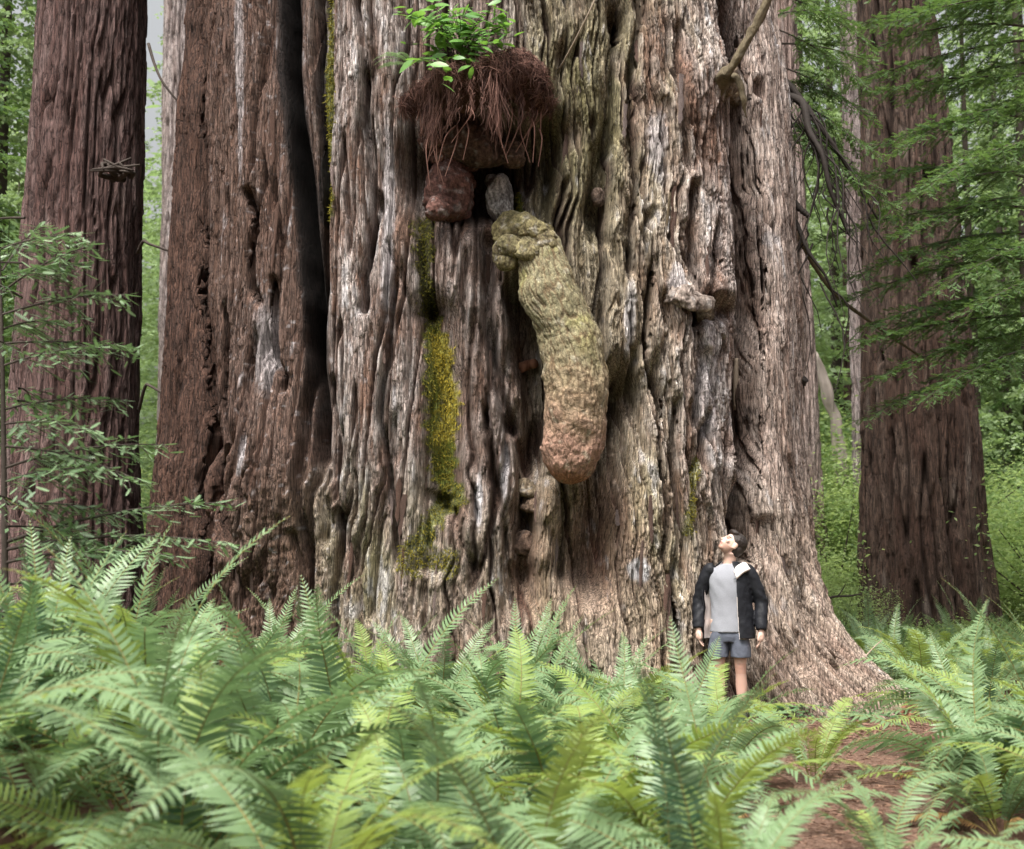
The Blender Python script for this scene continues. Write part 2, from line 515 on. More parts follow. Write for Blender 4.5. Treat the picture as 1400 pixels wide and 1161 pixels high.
t_vis = np.linspace(R(-100), R(100), 1180); t_back = np.linspace(R(100), R(260), 62)[1:-1]
tt = np.concatenate([t_vis, t_back])
zz = np.concatenate([np.linspace(-0.35, 8.7, 570), np.linspace(8.75, 11.5, 30)])
T, Z = np.meshgrid(tt, zz)
_, prow = project(np.stack([np.zeros_like(zz), np.full_like(zz, 15.0), zz], -1))
xl = (np.interp(prow, LE[:, 0], LE[:, 1]) + 3 - CX) / F_PX * 15.0
xr = (np.interp(prow, RE[:, 0], RE[:, 1]) - 22 - CX) / F_PX * 15.0
AC = ((xl + xr) / 2)[:, None]; AW = ((xr - xl) / 2)[:, None]
def super_t(t, n=2.25):
    c, s_ = np.cos(t), np.sin(t)
    return np.sign(s_) * np.abs(s_) ** (2 / n), -np.sign(c) * np.abs(c) ** (2 / n)
sx, sy = super_t(T)
fl = np.exp(-np.clip(Z, 0, None) / 0.75) * (0.10 + 0.05 * np.cos(5 * T + 1.0)) * (1 - .75 * sst(R(-35), R(-70), T))
butt = np.exp(-((T - R(58)) / R(17)) ** 2) * 0.35 * np.exp(-np.clip(Z, 0, None) / 0.62)
butt = butt + np.exp(-((T - R(-52)) / R(20)) ** 2) * 0.05 * np.exp(-np.clip(Z, 0, None) / 0.9)
butt = butt + np.exp(-((T - R(20)) / R(10)) ** 2) * 0.10 * np.exp(-np.clip(Z, 0, None) / 0.6)
k = 1 + fl + butt
BX = AC + AW * sx * k
BY = TC[1] + BD * sy * k
nx = np.sin(T) / 3.46; ny = -np.cos(T) / BD
nl = np.hypot(nx, ny); nx /= nl; ny /= nl
PX, PY = project(np.stack([BX, BY, Z], -1))
front = (np.cos(T) > -0.2)
S = T * 3.0

def cleft(pts, w, d, p=1.4, taper=True):
    di, par = polydist(PX, PY, pts)
    e = 1.0
    if taper:
        e = sst(0, 0.08, par) * sst(1, 0.9, par) if taper is True else sst(1, 0.85, par)
    wob = 1 + 0.22 * gn(PY / 110, PX * 0 + w, int(d * 100))
    return -d * np.exp(-(di / (w * wob)) ** p) * e * front

def blob(cx, cy, rx, ry, d, p=1.0):
    q = ((PX - cx) / rx) ** 2 + ((PY - cy) / ry) ** 2
    return d * np.exp(-q ** p) * front

wob = 6 * gn(PY / 120, PX / 60, 77) + 1.2 * gn(PY / 48, PX / 20, 78)
PXo = PX; PX = PX + wob
H = 0
H = H + cleft([(276, -700), (278, 0), (283, 300), (292, 500), (318, 680), (335, 770)], 9, 0.42)
H = H + cleft([(262, -100), (265, 300), (262, 500), (245, 640)], 5, 0.08)
H = H + cleft([(400, -700), (398, 0), (402, 100), (412, 200), (424, 330), (431, 450), (437, 560), (442, 660)], 8.5, 0.8, 2.2, 'end')
H = H + cleft([(445, -700), (444, 0), (450, 160), (452, 260), (444, 420), (440, 600)], 6, 0.40, 2.0)
H = H + cleft([(470, -300), (476, 160), (486, 320)], 5, 0.10)
H = H + cleft([(514, -400), (522, 120), (533, 330), (560, 420), (575, 600)], 5, 0.14)
H = H + cleft([(556, -100), (560, 120), (572, 260), (584, 380), (590, 440)], 14, 0.32)
H = H + cleft([(590, 430), (608, 520), (612, 600), (606, 680)], 24, 0.30, 2.4, False)
H = H + cleft([(602, 670), (588, 720), (590, 790)], 18, 0.15, 1.6)
H = H + cleft([(640, 330), (634, 440), (642, 560), (652, 680), (650, 800)], 6, 0.16)
H = H + cleft([(600, 690), (622, 700), (650, 790)], 6, 0.2)
H = H + cleft([(668, 300), (664, 430), (688, 540), (704, 600)], 10, 0.42, 2.2)
H = H + cleft([(702, 370), (722, 460), (732, 540), (728, 620), (716, 700), (718, 860)], 20, 0.85, 2.6)
H = H + cleft([(690, 560), (694, 640), (688, 740), (692, 860)], 7, 0.2)
H = H + cleft([(838, 540), (826, 620), (808, 700), (794, 840)], 27, 0.80, 1.7, 'end')
H = H + cleft([(750, 640), (770, 690), (765, 800)], 10, 0.22)
H = H + cleft([(832, -100), (834, 40), (828, 100), (815, 200), (806, 290), (812, 350)], 9, 0.34)
H = H + cleft([(765, 60), (758, 160), (745, 260), (728, 310)], 9, 0.22)
H = H + cleft([(846, 330), (862, 420), (858, 540), (872, 640)], 5, 0.14)
H = H + cleft([(905, 40), (912, 150), (925, 260)], 6, 0.16)
H = H + cleft([(885, 400), (898, 460), (880, 520), (905, 640), (925, 740), (920, 830)], 6, 0.17)
H = H + cleft([(940, 480), (955, 560), (930, 660)], 5, 0.14)
H = H + cleft([(968, -100), (985, 60), (1000, 180), (1006, 300), (1002, 460), (1006, 620), (1000, 720), (1002, 760)], 14, 1.05, 2.4, False)
H = H + cleft([(1022, 700), (1032, 780), (1048, 860), (1090, 930)], 9, 0.22)
H = H + cleft([(1050, 620), (1075, 740), (1085, 830), (1140, 930)], 6, 0.16)
H = H + cleft([(1054, -100), (1062, 130), (1068, 300)], 5, 0.14)
H = H + cleft([(410, 720), (420, 790), (425, 860)], 6, 0.18)
H = H + cleft([(470, 690), (468, 790), (462, 900)], 6, 0.22)
H = H + cleft([(548, 560), (530, 720), (510, 860)], 6, 0.16)
# long narrow seams
sr_ = np.random.default_rng(41)
for i in range(34):
    x0 = 300 + (990 - 300) * ((i * .618034) % 1); y0 = sr_.uniform(-150, 560); L_ = sr_.uniform(160, 460)
    if 560 < x0 < 640 and y0 + L_ > 380: continue
    dx = np.cumsum(sr_.normal(0, 7, 7)) + np.linspace(0, L_, 7) * sr_.normal(0.02, .035)
    H = H + cleft([(x0 + dx[j], y0 + L_ * j / 6) for j in range(7)], sr_.uniform(3.2, 5.5), sr_.uniform(.14, .30), 1.8)
# cavities and swellings
H = H + blob(655, 232, 80, 62, -1.25, 1.1) + blob(748, 190, 30, 40, -0.35, 1.5) + blob(705, 300, 28, 35, -0.25)
H = H + blob(833, 32, 13, 24, -0.40, 1.5) + blob(816, 285, 15, 26, -0.35, 1.3) + blob(950, 432, 26, 14, -0.30, 1.4)
H = H + blob(376, 640, 62, 95, 0.24, 1.2) + blob(510, 300, 42, 420, 0.16) + blob(925, 330, 62, 380, 0.28) + blob(1042, 400, 27, 460, 0.24)
H = H + blob(945, 408, 34, 20, 0.20) + blob(975, 108, 34, 38, 0.26) + blob(720, 665, 22, 34, 0.22) + blob(725, 760, 26, 20, 0.22)
H = H + blob(590, 775, 26, 26, 0.15, 2) + blob(1000, 640, 20, 34, 0.2) + blob(915, 150, 22, 40, 0.14) + blob(800, 790, 42, 70, 0.10)
H = H + blob(655, 420, 16, 26, 0.16) + blob(330, 760, 40, 40, 0.14) + blob(640, 740, 16, 36, 0.12, 2)
PX = PXo
gnarl = sst(600, 760, PX) * sst(1010, 960, PX) * front + 0.6 * sst(560, 700, PY) * front
hb, ca, cb, ia, ib, fib = bark(S, Z, 11, 1.0, 0.45)
hb2, ca2, cb2, ia2, ib2, fib2 = bark(S * 1.0 + 40 + 0.10 * fbm(S * 1.5, Z * 1.2, 3, 8), Z * 1.0, 23, 1.1, 1.0, True, 1.4)
g = np.clip(gnarl, 0, 1)
hbm = hb * (1 - g) + hb2 * 1.35 * g
ca = ca * (1 - g) + ca2 * g; cb = cb * (1 - g) + cb2 * g; ia = ia * (1 - g) + ia2 * g; ib = ib * (1 - g) + ib2 * g; fib = fib * (1 - g) + fib2 * g
smooth_zone = np.clip(sst(36, 20, polydist(PX, PY, [(598, 440), (610, 560), (605, 660)])[0]) + blob(590, 775, 24, 24, 1, 3)
                      + 0.6 * blob(815, 800, 40, 60, 1, 1.5), 0, 1)
Hbig = 0.07 * fbm(S * 0.9, Z * 0.25, 3, 61)
knob = fbm(S * 9, Z * 9, 4, 71) * (0.034 * sst(580, 690, PY) * sst(500, 440, PX) * sst(300, 345, PX) + 0.016 * g) * front
czone = sst(36, 18, polydist(PX, PY, [(400, -300), (400, 100), (424, 330), (434, 480), (442, 640)])[0]) * front
hx = nx * .22; hy = ny; hl_ = np.hypot(hx, hy) + 1e-6; hx = hx / hl_; hy = hy / hl_
DH = Hbig + hbm * (1 - 0.75 * smooth_zone) * (1 - .75 * czone) + knob
VX = BX + nx * DH + hx * H; VY = BY + ny * DH + hy * H

# what the surface is made of (weathered, fresh, lichen, moss), plus shade painted into the mat hollow
RB = np.array([0.165, 0.100, 0.074]); GL = np.array([0.44, 0.395, 0.375]); TO = np.array([0.33, 0.275, 0.165])
DK = np.array([0.062, 0.036, 0.028]); PL = np.array([0.68, 0.66, 0.69]); PK = np.array([0.37, 0.295, 0.250])
n_lo = fbm(S * 0.8, Z * 0.35, 3, 31); n_md = fbm(S * 5, Z * 1.1, 4, 33); n_hi = fbm(S * 22, Z * 4, 3, 35); n_iso = fbm(S * 12, Z * 12, 4, 37)
wth = np.clip(0.40 + 0.55 * (ib - 0.5) + 0.6 * n_md + 0.35 * n_lo + 0.3 * n_hi, 0, 1) * (0.15 + 0.85 * ca * (0.4 + 0.6 * cb))
reg_grey = 0.62 + 0.38 * sst(440, 480, PX) * sst(600, 560, PX) + 0.25 * sst(640, 700, PX) * sst(1100, 900, PX)
reg_grey = reg_grey * (0.55 + .45 * sst(400, 455, PX)) * (0.35 + 0.65 * sst(275, 330, PX)) * (1 - 0.25 * sst(690, 820, PY))
C = mix(RB[None, None] * np.ones((*S.shape, 3)), GL, np.clip(wth * 1.5 * reg_grey, 0, 1))
ol = np.clip(sst(680, 760, PX) * sst(960, 860, PX) * (0.55 + 0.6 * n_lo + 0.5 * n_md) + 0.45 * sst(620, 740, PY) * sst(250, 420, PX) * (0.6 + n_md), 0, 1)
C = mix(C, TO * (0.85 + 0.3 * ib)[..., None], ol * 0.75 * (0.35 + 0.65 * ca))
C = mix(C, PK * (0.8 + 0.4 * ib)[..., None], 0.55 * sst(990, 1015, PX) * (0.6 + 0.5 * n_md) + 0.5 * sst(700, 790, PY) * sst(740, 790, PX) * sst(900, 850, PX))
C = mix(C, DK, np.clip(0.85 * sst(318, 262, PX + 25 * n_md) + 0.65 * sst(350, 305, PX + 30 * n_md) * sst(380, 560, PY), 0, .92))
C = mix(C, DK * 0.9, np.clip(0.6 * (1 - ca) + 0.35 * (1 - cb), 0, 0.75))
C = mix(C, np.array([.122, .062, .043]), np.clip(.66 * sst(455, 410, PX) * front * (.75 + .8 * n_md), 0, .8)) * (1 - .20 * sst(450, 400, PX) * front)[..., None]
C = mix(C, np.array([.20, .095, .065]), np.clip(.75 * (blob(812, 740, 46, 110, 1) + .8 * blob(720, 760, 30, 110, 1) + .6 * blob(715, 500, 22, 120, 1)) * (.8 + .6 * n_md), 0, .85))
C = mix(C, np.array([.165, .15, .062]), np.clip(.75 * sst(.05, .5, n_lo * .5 + n_md * .7 + .25) * ca * (blob(505, 740, 60, 130, 1) + blob(760, 180, 75, 170, 1) + .7 * blob(870, 120, 70, 130, 1) + .6 * blob(890, 700, 50, 120, 1)), 0, .8))
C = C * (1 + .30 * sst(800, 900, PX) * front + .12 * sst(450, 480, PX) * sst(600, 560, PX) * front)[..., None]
C = mix(C, DK * 0.6, np.clip(blob(660, 222, 95, 60, .85, 2.0), 0, 1))  # dark bark under the root mat, with the overhang's shade painted in
pale_zone = .16 * sst(445, 470, PX) * sst(590, 550, PX) + .14 * sst(835, 870, PX) * sst(1010, 980, PX) + .08 * sst(1010, 1030, PX)
lich = sst(0.30, 0.55, pale_zone + n_md * 0.55 + n_hi * 0.5 + 0.35 * (ib - 0.5) + 0.25 * n_lo) * ca * sst(280, 320, PX)
C = mix(C, PL * (0.85 + 0.25 * n_iso)[..., None], np.clip(lich, 0, 1) * 0.5)
speck = sst(0.30, 0.48, n_iso) * ca * sst(260, 400, PX) * sst(560, 450, PX)
C = mix(C, PL * 0.85, 0.45 * speck)
for cx_, cy_, rx_, ry_, a_ in ((372, 470, 16, 60, .35), (535, 300, 9, 150, .5), (655, 690, 5, 40, .8), (862, 780, 12, 16, .8), (690, 640, 6, 40, .6),
                               (850, 440, 7, 50, .6), (905, 400, 12, 30, .5), (885, 220, 12, 60, .5), (950, 520, 20, 90, .4), (340, 90, 6, 160, .35), (350, 620, 7, 30, .5)):
    q = ((PX - cx_) / rx_) ** 2 + ((PY - cy_) / ry_) ** 2
    C = mix(C, PL * (0.9 + 0.2 * n_iso)[..., None], a_ * sst(1.3, 0.3, q + 1.1 * n_md + 0.7 * n_iso) * front)
char = np.clip(sst(25, 12, polydist(PX, PY, [(400, -300), (400, 100), (424, 330), (434, 480), (442, 640)])[0] + 8 * n_md) * sst(720, 400, PY)
               + sst(9, 4, polydist(PX, PY, [(444, -300), (450, 200), (446, 300)])[0] + 5 * n_md), 0, 1) * front
C = mix(C, np.array([0.009, 0.007, 0.007]), 0.92 * char)
MOY = np.array([0.33, 0.30, 0.065]); MOG = np.array([0.125, 0.15, 0.025]); MOD = np.array([0.060, 0.060, 0.018])
MOSSY = np.zeros_like(S); MTINT = np.zeros_like(S)
def moss(pts, w, col, a, ns=0.9):
    global MOSSY, MTINT
    di, _ = polydist(PX, PY, pts)
    q = a * sst(1.15, 0.55, di / w + ns * n_iso + 0.6 * n_md + .3 * n_hi) * front
    MTINT = np.where(q > .4, col[0] / .3, MTINT); MOSSY = np.maximum(MOSSY, q)
    return mix(C, col * (0.75 + 0.5 * (n_iso + 0.5))[..., None], q)
C = moss([(580, 300), (582, 400), (590, 440)], 13, MOD, .9)
C = moss([(592, 455), (596, 560), (598, 650)], 14, MOG, .9)
C = moss([(603, 470), (614, 545), (608, 600)], 16, MOY, .95)
C = moss([(612, 610), (608, 660)], 14, MOG * 1.15, .9)
C = moss([(625, 676), (600, 690), (580, 745)], 16, MOG * .8, .8, .9)
C = moss([(458, -100), (460, 150), (458, 300)], 5, MOG * 1.1, .75, .8)
C = moss([(570, 760), (606, 770)], 26, np.array([0.13, 0.13, 0.075]), .7)
C = moss([(708, 250), (706, 290)], 8, MOG, .9)
C = moss([(935, 630), (925, 730)], 5, MOG, .6)
C = C * np.clip(1 + 0.55 * fbm(S * 55, Z * 7, 3, 95) + 0.35 * fbm(S * 70, Z * 60, 2, 96), .3, 1.9)[..., None]
C = np.clip(C, 0.008, 0.85)

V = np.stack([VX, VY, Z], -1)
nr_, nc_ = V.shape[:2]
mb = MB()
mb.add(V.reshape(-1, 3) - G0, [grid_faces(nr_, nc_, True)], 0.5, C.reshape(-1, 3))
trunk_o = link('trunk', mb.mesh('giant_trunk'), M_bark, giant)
# moss tufts standing on the mossy bark
M_mossb = leaf_mat('moss_blades', (0.05, 0.06, 0.012), (0.36, 0.28, 0.035), trans=0.25, rough=0.8, spec=0.2, rand=0, tcol=(.3, .3, .03))
mi_ = np.argwhere((MOSSY > .45) & (T > R(-100)) & (T < R(100)))
r = np.random.default_rng(3); mi_ = mi_[r.integers(0, len(mi_), 9000)]
ii, jj = mi_[:, 0], mi_[:, 1]
mp = V[ii, jj] - G0 + r.normal(0, .006, (9000, 3)); mn = np.stack([nx[ii, jj], ny[ii, jj], 0 * ii], -1)
md_ = mn * r.uniform(.3, 1, (9000, 1)) + r.normal(0, .45, (9000, 3)) + [0, 0, -.35]
mb = MB()
stamp(mb, np.array([[0, -.16, 0], [0, .16, 0], [1, 0, 0]]), [np.array([[0, 1, 2]])], frames(mp, md_, mn + r.normal(0, .6, (9000, 3)), r.uniform(.016, .048, 9000)), np.clip(MTINT[ii, jj] * .85 + r.normal(0, .15, 9000), 0, 1))
o = link('moss', mb.mesh('moss'), M_mossb, giant); o['kind'] = 'stuff'

def surf(px, py):
    """the point of the giant's displaced front surface nearest to a photo position, its outward normal"""
    d = (PXs - px) ** 2 + (PYs - py) ** 2
    d = np.where(fr_s, d, 1e12)
    i = np.unravel_index(np.argmin(d), d.shape)
    return Vs[i].copy(), np.array([nx[i], ny[i], 0])
PXs, PYs = project(V); Vs = V
fr_s = front & (np.cos(T) > -0.05)

# long burl hanging from the trunk
def lump(mb, pts, ra, rb, n=120, m=90, noise_amp=0.03, noise_scale=8, seed=0, colfn=None, cracks=0.0, egg=False):
    """swept rounded body: pts world points, ra half-width across, rb half-depth"""
    P = smooth_path(pts, m)
    u = np.linspace(0, 1, m)
    ra = np.interp(u, np.linspace(0, 1, len(ra)), ra); rb = np.interp(u, np.linspace(0, 1, len(rb)), rb)
    endr = np.sqrt(np.clip(1 - ((np.abs(u - 0.5) - 0.40) / 0.10).clip(0, 1) ** 2, 0, 1))
    if egg: endr = np.sqrt(np.clip(1 - np.abs(2 * u - 1) ** 2.3, 0, 1))
    ra = ra * endr + 1e-4; rb = rb * endr + 1e-4
    tg = np.gradient(P, axis=0); tg /= np.linalg.norm(tg, axis=1)[:, None]
    A = np.cross(tg, np.array([0, 1.0, 0])); A /= np.linalg.norm(A, axis=1)[:, None] + 1e-9
    B = np.cross(A, tg)
    th = np.linspace(0, 2 * math.pi, n, endpoint=False)
    L = np.concatenate([[0], np.cumsum(np.linalg.norm(np.diff(P, axis=0), axis=1))])
    ss = np.mean(ra) * (th - math.pi); SS, LL = np.meshgrid(ss, L)
    nz = fbm(SS * noise_scale, LL * noise_scale, 4, seed)
    lo = fbm(SS * 2.2, LL * 2.2, 2, seed + 5)
    f1, f2, idd = worley(SS / 0.06 + 0.9 * nz, LL / 0.17 + 0.9 * nz, seed + 2)
    cr = sst(0, 0.22, np.abs(gn(SS / 0.055 + .8 * nz, LL / 0.26 + .6 * nz, seed + 2))) * (.5 + .5 * sst(0, .2, f2 - f1))
    dsp = noise_amp * (nz + 0.9 * lo) + cracks * (cr - 1 + 0.7 * (idd - 0.5)) + .006 * fbm(SS * 30, LL * 26, 3, seed + 7)
    dsp = dsp * endr[:, None]
    V_ = P[:, None] + (ra[:, None] + dsp)[..., None] * np.cos(th)[None, :, None] * A[:, None] + (rb[:, None] + dsp)[..., None] * np.sin(th)[None, :, None] * B[:, None]
    c = colfn(np.repeat(u[:, None], n, 1), SS, LL, nz, cr, idd)
    mb.add(V_.reshape(-1, 3) - G0, [grid_faces(m, n, True)], 0.5, c.reshape(-1, 3))

def burl_col(u, s_, l, nz, cr, idd):
    top = np.array([0.220, 0.197, 0.118]); midc = np.array([0.27, 0.205, 0.132]); low = np.array([0.30, 0.180, 0.132]); tip = np.array([0.27, 0.125, 0.075])
    c = mix(np.ones((*u.shape, 3)) * top, midc, sst(0.40, 0.66, u + 0.12 * nz))
    c = mix(c, low, sst(0.58, 0.84, u + 0.16 * nz + .03 * np.sin(s_ * 9))); c = mix(c, tip, sst(0.90, 0.965, u + 0.02 * nz))
    c = mix(c, np.array([0.25, 0.235, 0.075]), 0.5 * sst(0.05, 0.45, fbm(s_ * 3, l * 3, 3, 9)) * sst(0.65, 0.4, u))
    c = mix(c, np.array([0.42, 0.39, 0.30]), 0.5 * sst(0.25, 0.5, fbm(s_ * 7, l * 7, 3, 19)))
    return mix(c, np.array([0.11, 0.065, 0.035]), 0.75 * (1 - cr) * sst(0.9, 0.5, u))

mb = MB()
YB = 12.62
cl = [(722, 318), (738, 350), (752, 400), (775, 460), (787, 520), (785, 575), (781, 620), (772, 662)]
wd = np.array([22, 33, 39, 41, 43.5, 43.5, 39, 26]) * YB / F_PX
pts = [at(px, py, YB + d) for (px, py), d in zip(cl, [0.30, 0.16, 0.04, 0, -0.02, 0, 0.02, 0.06])]
lump(mb, pts, wd, wd * 0.95, 200, 216, 0.055, 3.6, 3, burl_col, 0.012)
link('hanging_burl', mb.mesh('hanging_burl'), M_burl, giant)

def knob_part(name, px, py, rx, ry, dY, col, seed, amp=0.03, back=0.0):
    p, nn = surf(px, py)
    Yk = p[1] + back - dY
    r = rx * Yk / F_PX; rv = ry * Yk / F_PX
    c0 = at(px, py, Yk)
    mb = MB()
    def cf(u, s_, l, nz, cr, idd):
        c = np.ones((*u.shape, 3)) * np.array(col) * (1 + 0.9 * nz + .8 * fbm(s_ * 40, l * 40, 3, seed + 3))[..., None]
        c = mix(c, np.array([0.5, 0.48, 0.47]), 0.35 * sst(0.15, 0.45, fbm(s_ * 14, l * 14, 3, seed + 40)))
        c = mix(c, np.array([.05, .03, .022]), .6 * (1 - cr))
        return np.clip(c, 0.01, 0.8)
    lump(mb, [c0 + np.array([0.15 * r, 0, rv]), c0 + np.array([0, -0.1 * r, 0.4 * rv]), c0 + np.array([0, -0.1 * r, -0.4 * rv]), c0 - np.array([0.05 * r, 0, rv])],
         [r * .85, r, 1.1 * r, r], [r * .85, r, r * 1.1, r], 60, 54, amp * 2.2, 5.5, seed, cf, 0.012, True)
    return link(name, mb.mesh(name), M_burl, giant)

knob_part('burl', 712, 322, 40, 27, 0.22, (0.22, 0.19, 0.09), 51, 0.05)
knob_part('burl', 690, 350, 18, 22, 0.16, (0.17, 0.145, 0.075), 52, 0.03)
knob_part('burl', 745, 332, 16, 22, 0.20, (0.22, 0.185, 0.10), 53, 0.03)
tag(knob_part('burl', 614, 262, 33, 46, 0.26, (0.125, 0.060, 0.049), 54, 0.03, -0.30), 'round dark red burl hanging under the root mat')
for q_ in ((597, 286, 15, 18, .20, (.115, .057, .046)), (634, 246, 15, 20, .18, (.12, .062, .05)), (619, 226, 22, 16, .16, (.17, .085, .07)), (628, 288, 14, 13, .2, (.12, .055, .045)),
           (676, 252, 12, 14, .10, (.40, .37, .35)), (692, 288, 10, 14, .12, (.42, .40, .38)), (735, 318, 22, 14, .20, (.21, .18, .09)), (700, 338, 20, 16, .2, (.19, .165, .085)), (724, 345, 22, 14, .2, (.22, .19, .10))):
    knob_part('burl', *q_, 80 + q_[0], .03, -.30 if q_[1] < 300 else 0)
knob_part('burl', 640, 222, 18, 15, 0.05, (0.11, 0.06, 0.05), 71, 0.03, -0.35)
knob_part('burl', 702, 212, 16, 20, 0.05, (0.12, 0.075, 0.055), 72, 0.03, -0.3)
knob_part('burl', 585, 190, 16, 18, 0.05, (0.13, 0.07, 0.055), 73, 0.03, -0.15)
tag(knob_part('burl', 603, 212, 15, 18, 0.10, (0.15, 0.075, 0.06), 55, 0.02, -0.2))
tag(knob_part('burl', 683, 270, 18, 35, 0.15, (0.52, 0.50, 0.48), 56, 0.02, -0.30), 'small pale grey lichen covered burl')
knob_part('burl', 648, 205, 42, 26, 0.05, (0.10, 0.06, 0.045), 57, 0.04, -0.25)
knob_part('knot', 818, 270, 10, 14, -0.03, (0.16, 0.115, 0.09), 58, 0.01, -0.20)
knob_part('knot', 942, 410, 30, 13, -0.03, (0.27, 0.22, 0.19), 59, 0.07)
knob_part('knot', 962, 424, 12, 20, 0.05, (0.20, 0.16, 0.11), 60, 0.03)
knob_part('knot', 722, 668, 18, 12, 0.05, (0.24, 0.19, 0.13), 62, 0.03)
knob_part('knot', 728, 690, 14, 12, 0.05, (0.20, 0.14, 0.10), 63, 0.03)
knob_part('knot', 718, 742, 26, 12, 0.06, (0.15, 0.10, 0.075), 64, 0.05)

knob_part('knot', 986, 112, 22, 26, -0.14, (0.19, 0.145, 0.105), 68, 0.06)
knob_part('knot', 1004, 128, 14, 20, 0.02, (0.18, 0.14, 0.09), 69, 0.04)

def rough(mb, a):
    v = mb.v[-1]
    v += a * np.stack([fbm(v[:, 0] * 14 + v[:, 1] * 9, v[:, 2] * 10, 3, 1), fbm(v[:, 1] * 14, v[:, 2] * 10, 3, 2), fbm(v[:, 0] * 14, v[:, 1] * 14 + v[:, 2] * 5, 3, 3)], -1) * 1.6

# branch with its swollen collar at the upper right of the trunk, and the broken stub beside it
near = fr_s & ((PXs - 978) ** 2 + (PYs - 116) ** 2 < 12 ** 2)
p0 = at(980, 118, float(np.percentile(Vs[..., 1][near], 20)))
mb = MB()
bp_ = smooth_path([p0 + np.array([-0.02, 0.30, -0.02]), at(986, 108, p0[1] - 0.04), at(1000, 92, p0[1] - 0.22), at(1018, 62, p0[1] - 0.32), at(1046, 8, p0[1] - 0.42), at(1090, -110, p0[1] - 0.6)], 40)
tube(mb, bp_ - G0, np.interp(np.linspace(0, 1, 40), [0, .2, .35, 1], [0.15, 0.075, 0.050, 0.036]), 14)
rough(mb, .022)
link('branch', mb.mesh('giant_branch'), M_oliveb, giant)
mb = MB()
sp = smooth_path([p0 + np.array([0.06, 0.25, 0.05]), at(998, 106, p0[1] - 0.02), at(1012, 118, p0[1] - 0.16), at(1020, 162, p0[1] - 0.10)], 24)
tube(mb, sp - G0, np.interp(np.linspace(0, 1, 24), [0, .4, .8, 1], [0.07, 0.045, 0.032, 0.005]), 12)
rough(mb, .018)
link('branch_stub', mb.mesh('branch_stub'), M_oliveb, giant)
# slanting dry stick lodged at the top, and smaller stubs
for name, pl, r0, r1, m in (('dead_twig', [(762, 100, .02), (790, 48, .18), (812, 2, .25), (830, -40, .3)], .010, .006, M_palewood),
                            ('branch_stub', [(1008, 560, 0), (1006, 520, .08), (1007, 490, .12)], .045, .02, M_palewood),
                            ('branch_stub', [(712, 503, .02), (722, 499, .10), (731, 497, .16)], .055, .05, M_redwood)):
    pp = []
    for (a, b_, o_) in pl:
        q, nn = surf(a, max(b_, -30)); pp.append(at(a, b_, q[1] - o_))
    mb = MB(); P = smooth_path(pp, 12); tube(mb, P - G0, np.linspace(r0, r1, 12), 8)
    link(name, mb.mesh(name), m, giant)

# loose strips of bark, each its own piece, following the surface
def strip_mesh(k):
    r = np.random.default_rng(100 + k)
    n = 9; u = np.linspace(0, 1, n)
    w = 0.5 * np.interp(u, [0, .15, .8, 1], [0.25, 0.9, 1, r.uniform(.2, .8)]) * (1 + 0.25 * r.standard_normal(n))
    lift = r.uniform(0.1, 0.5) * (u - 0.5) ** 2 + 0.02 * r.standard_normal(n)
    bend = 0.6 * np.cumsum(r.standard_normal(n)) * 0.12
    top = []; 
    for i in range(n):
        for sgn in (-1, -0.35, 0.4, 1):
            top.append((bend[i] + sgn * w[i], 0.9 * (1 - 0.5 * abs(sgn)) * (0.6 + 0.3 * r.random()), u[i] - .5, lift[i]))
    t = np.array(top)
    v = np.stack([t[:, 0], -t[:, 1], t[:, 2]], -1)
    v[:, 1] -= t[:, 3] * 3
    vb = v.copy(); vb[:, 1] += 0.8
    mb = MB()
    nn = n * 4
    side = np.concatenate([[i * 4 for i in range(n)], [(n - 1) * 4 + j for j in (1, 2, 3)], [i * 4 + 3 for i in range(n - 2, -1, -1)], [2, 1]])
    sd = np.stack([side, np.roll(side, -1), np.roll(side, -1) + nn, side + nn], 1)
    c = np.array([[.18, .12, .10], [.16, .10, .08], [.22, .17, .155], [.19, .145, .09], [.14, .08, .06], [.20, .15, .135]])[k % 6]
    mb.add(np.concatenate([v, vb]), [grid_faces(n, 4), sd], 0.5, np.tile(c, (2 * nn, 1)))
    return mb.mesh('bark_strip')
strips = [strip_mesh(k) for k in range(12)]
sr = np.random.default_rng(5)
placed = 0
while placed < 60:
    a, b_ = sr.uniform(270, 1085), sr.uniform(5, 860)
    if 560 < a < 770 and 30 < b_ < 330: continue
    if 690 < a < 840 and 300 < b_ < 680: continue
    if 570 < a < 640 and 430 < b_ < 690: continue
    if 385 < a < 450 and b_ < 600: continue
    p, nn = surf(a, b_)
    Lz = sr.uniform(0.18, 0.75); Wd = sr.uniform(0.025, 0.055); Dp = sr.uniform(0.010, 0.022)
    p2, _ = surf(a + sr.uniform(-4, 4), b_ - 60 * Lz)
    up = (p2 - p) / np.linalg.norm(p2 - p) + np.array([0, 0, .6]); up /= np.linalg.norm(up)
    yv = -nn; xv = np.cross(yv, up); xv /= np.linalg.norm(xv); yv = np.cross(up, xv)
    M = np.eye(4); M[:3, 0] = xv * Wd; M[:3, 1] = yv * Dp; M[:3, 2] = up * Lz; M[:3, 3] = p - G0 + nn * 0.004
    o = link('bark_strip', strips[sr.integers(12)], M_bark, giant)
    o.matrix_local = Matrix(M.tolist())
    placed += 1

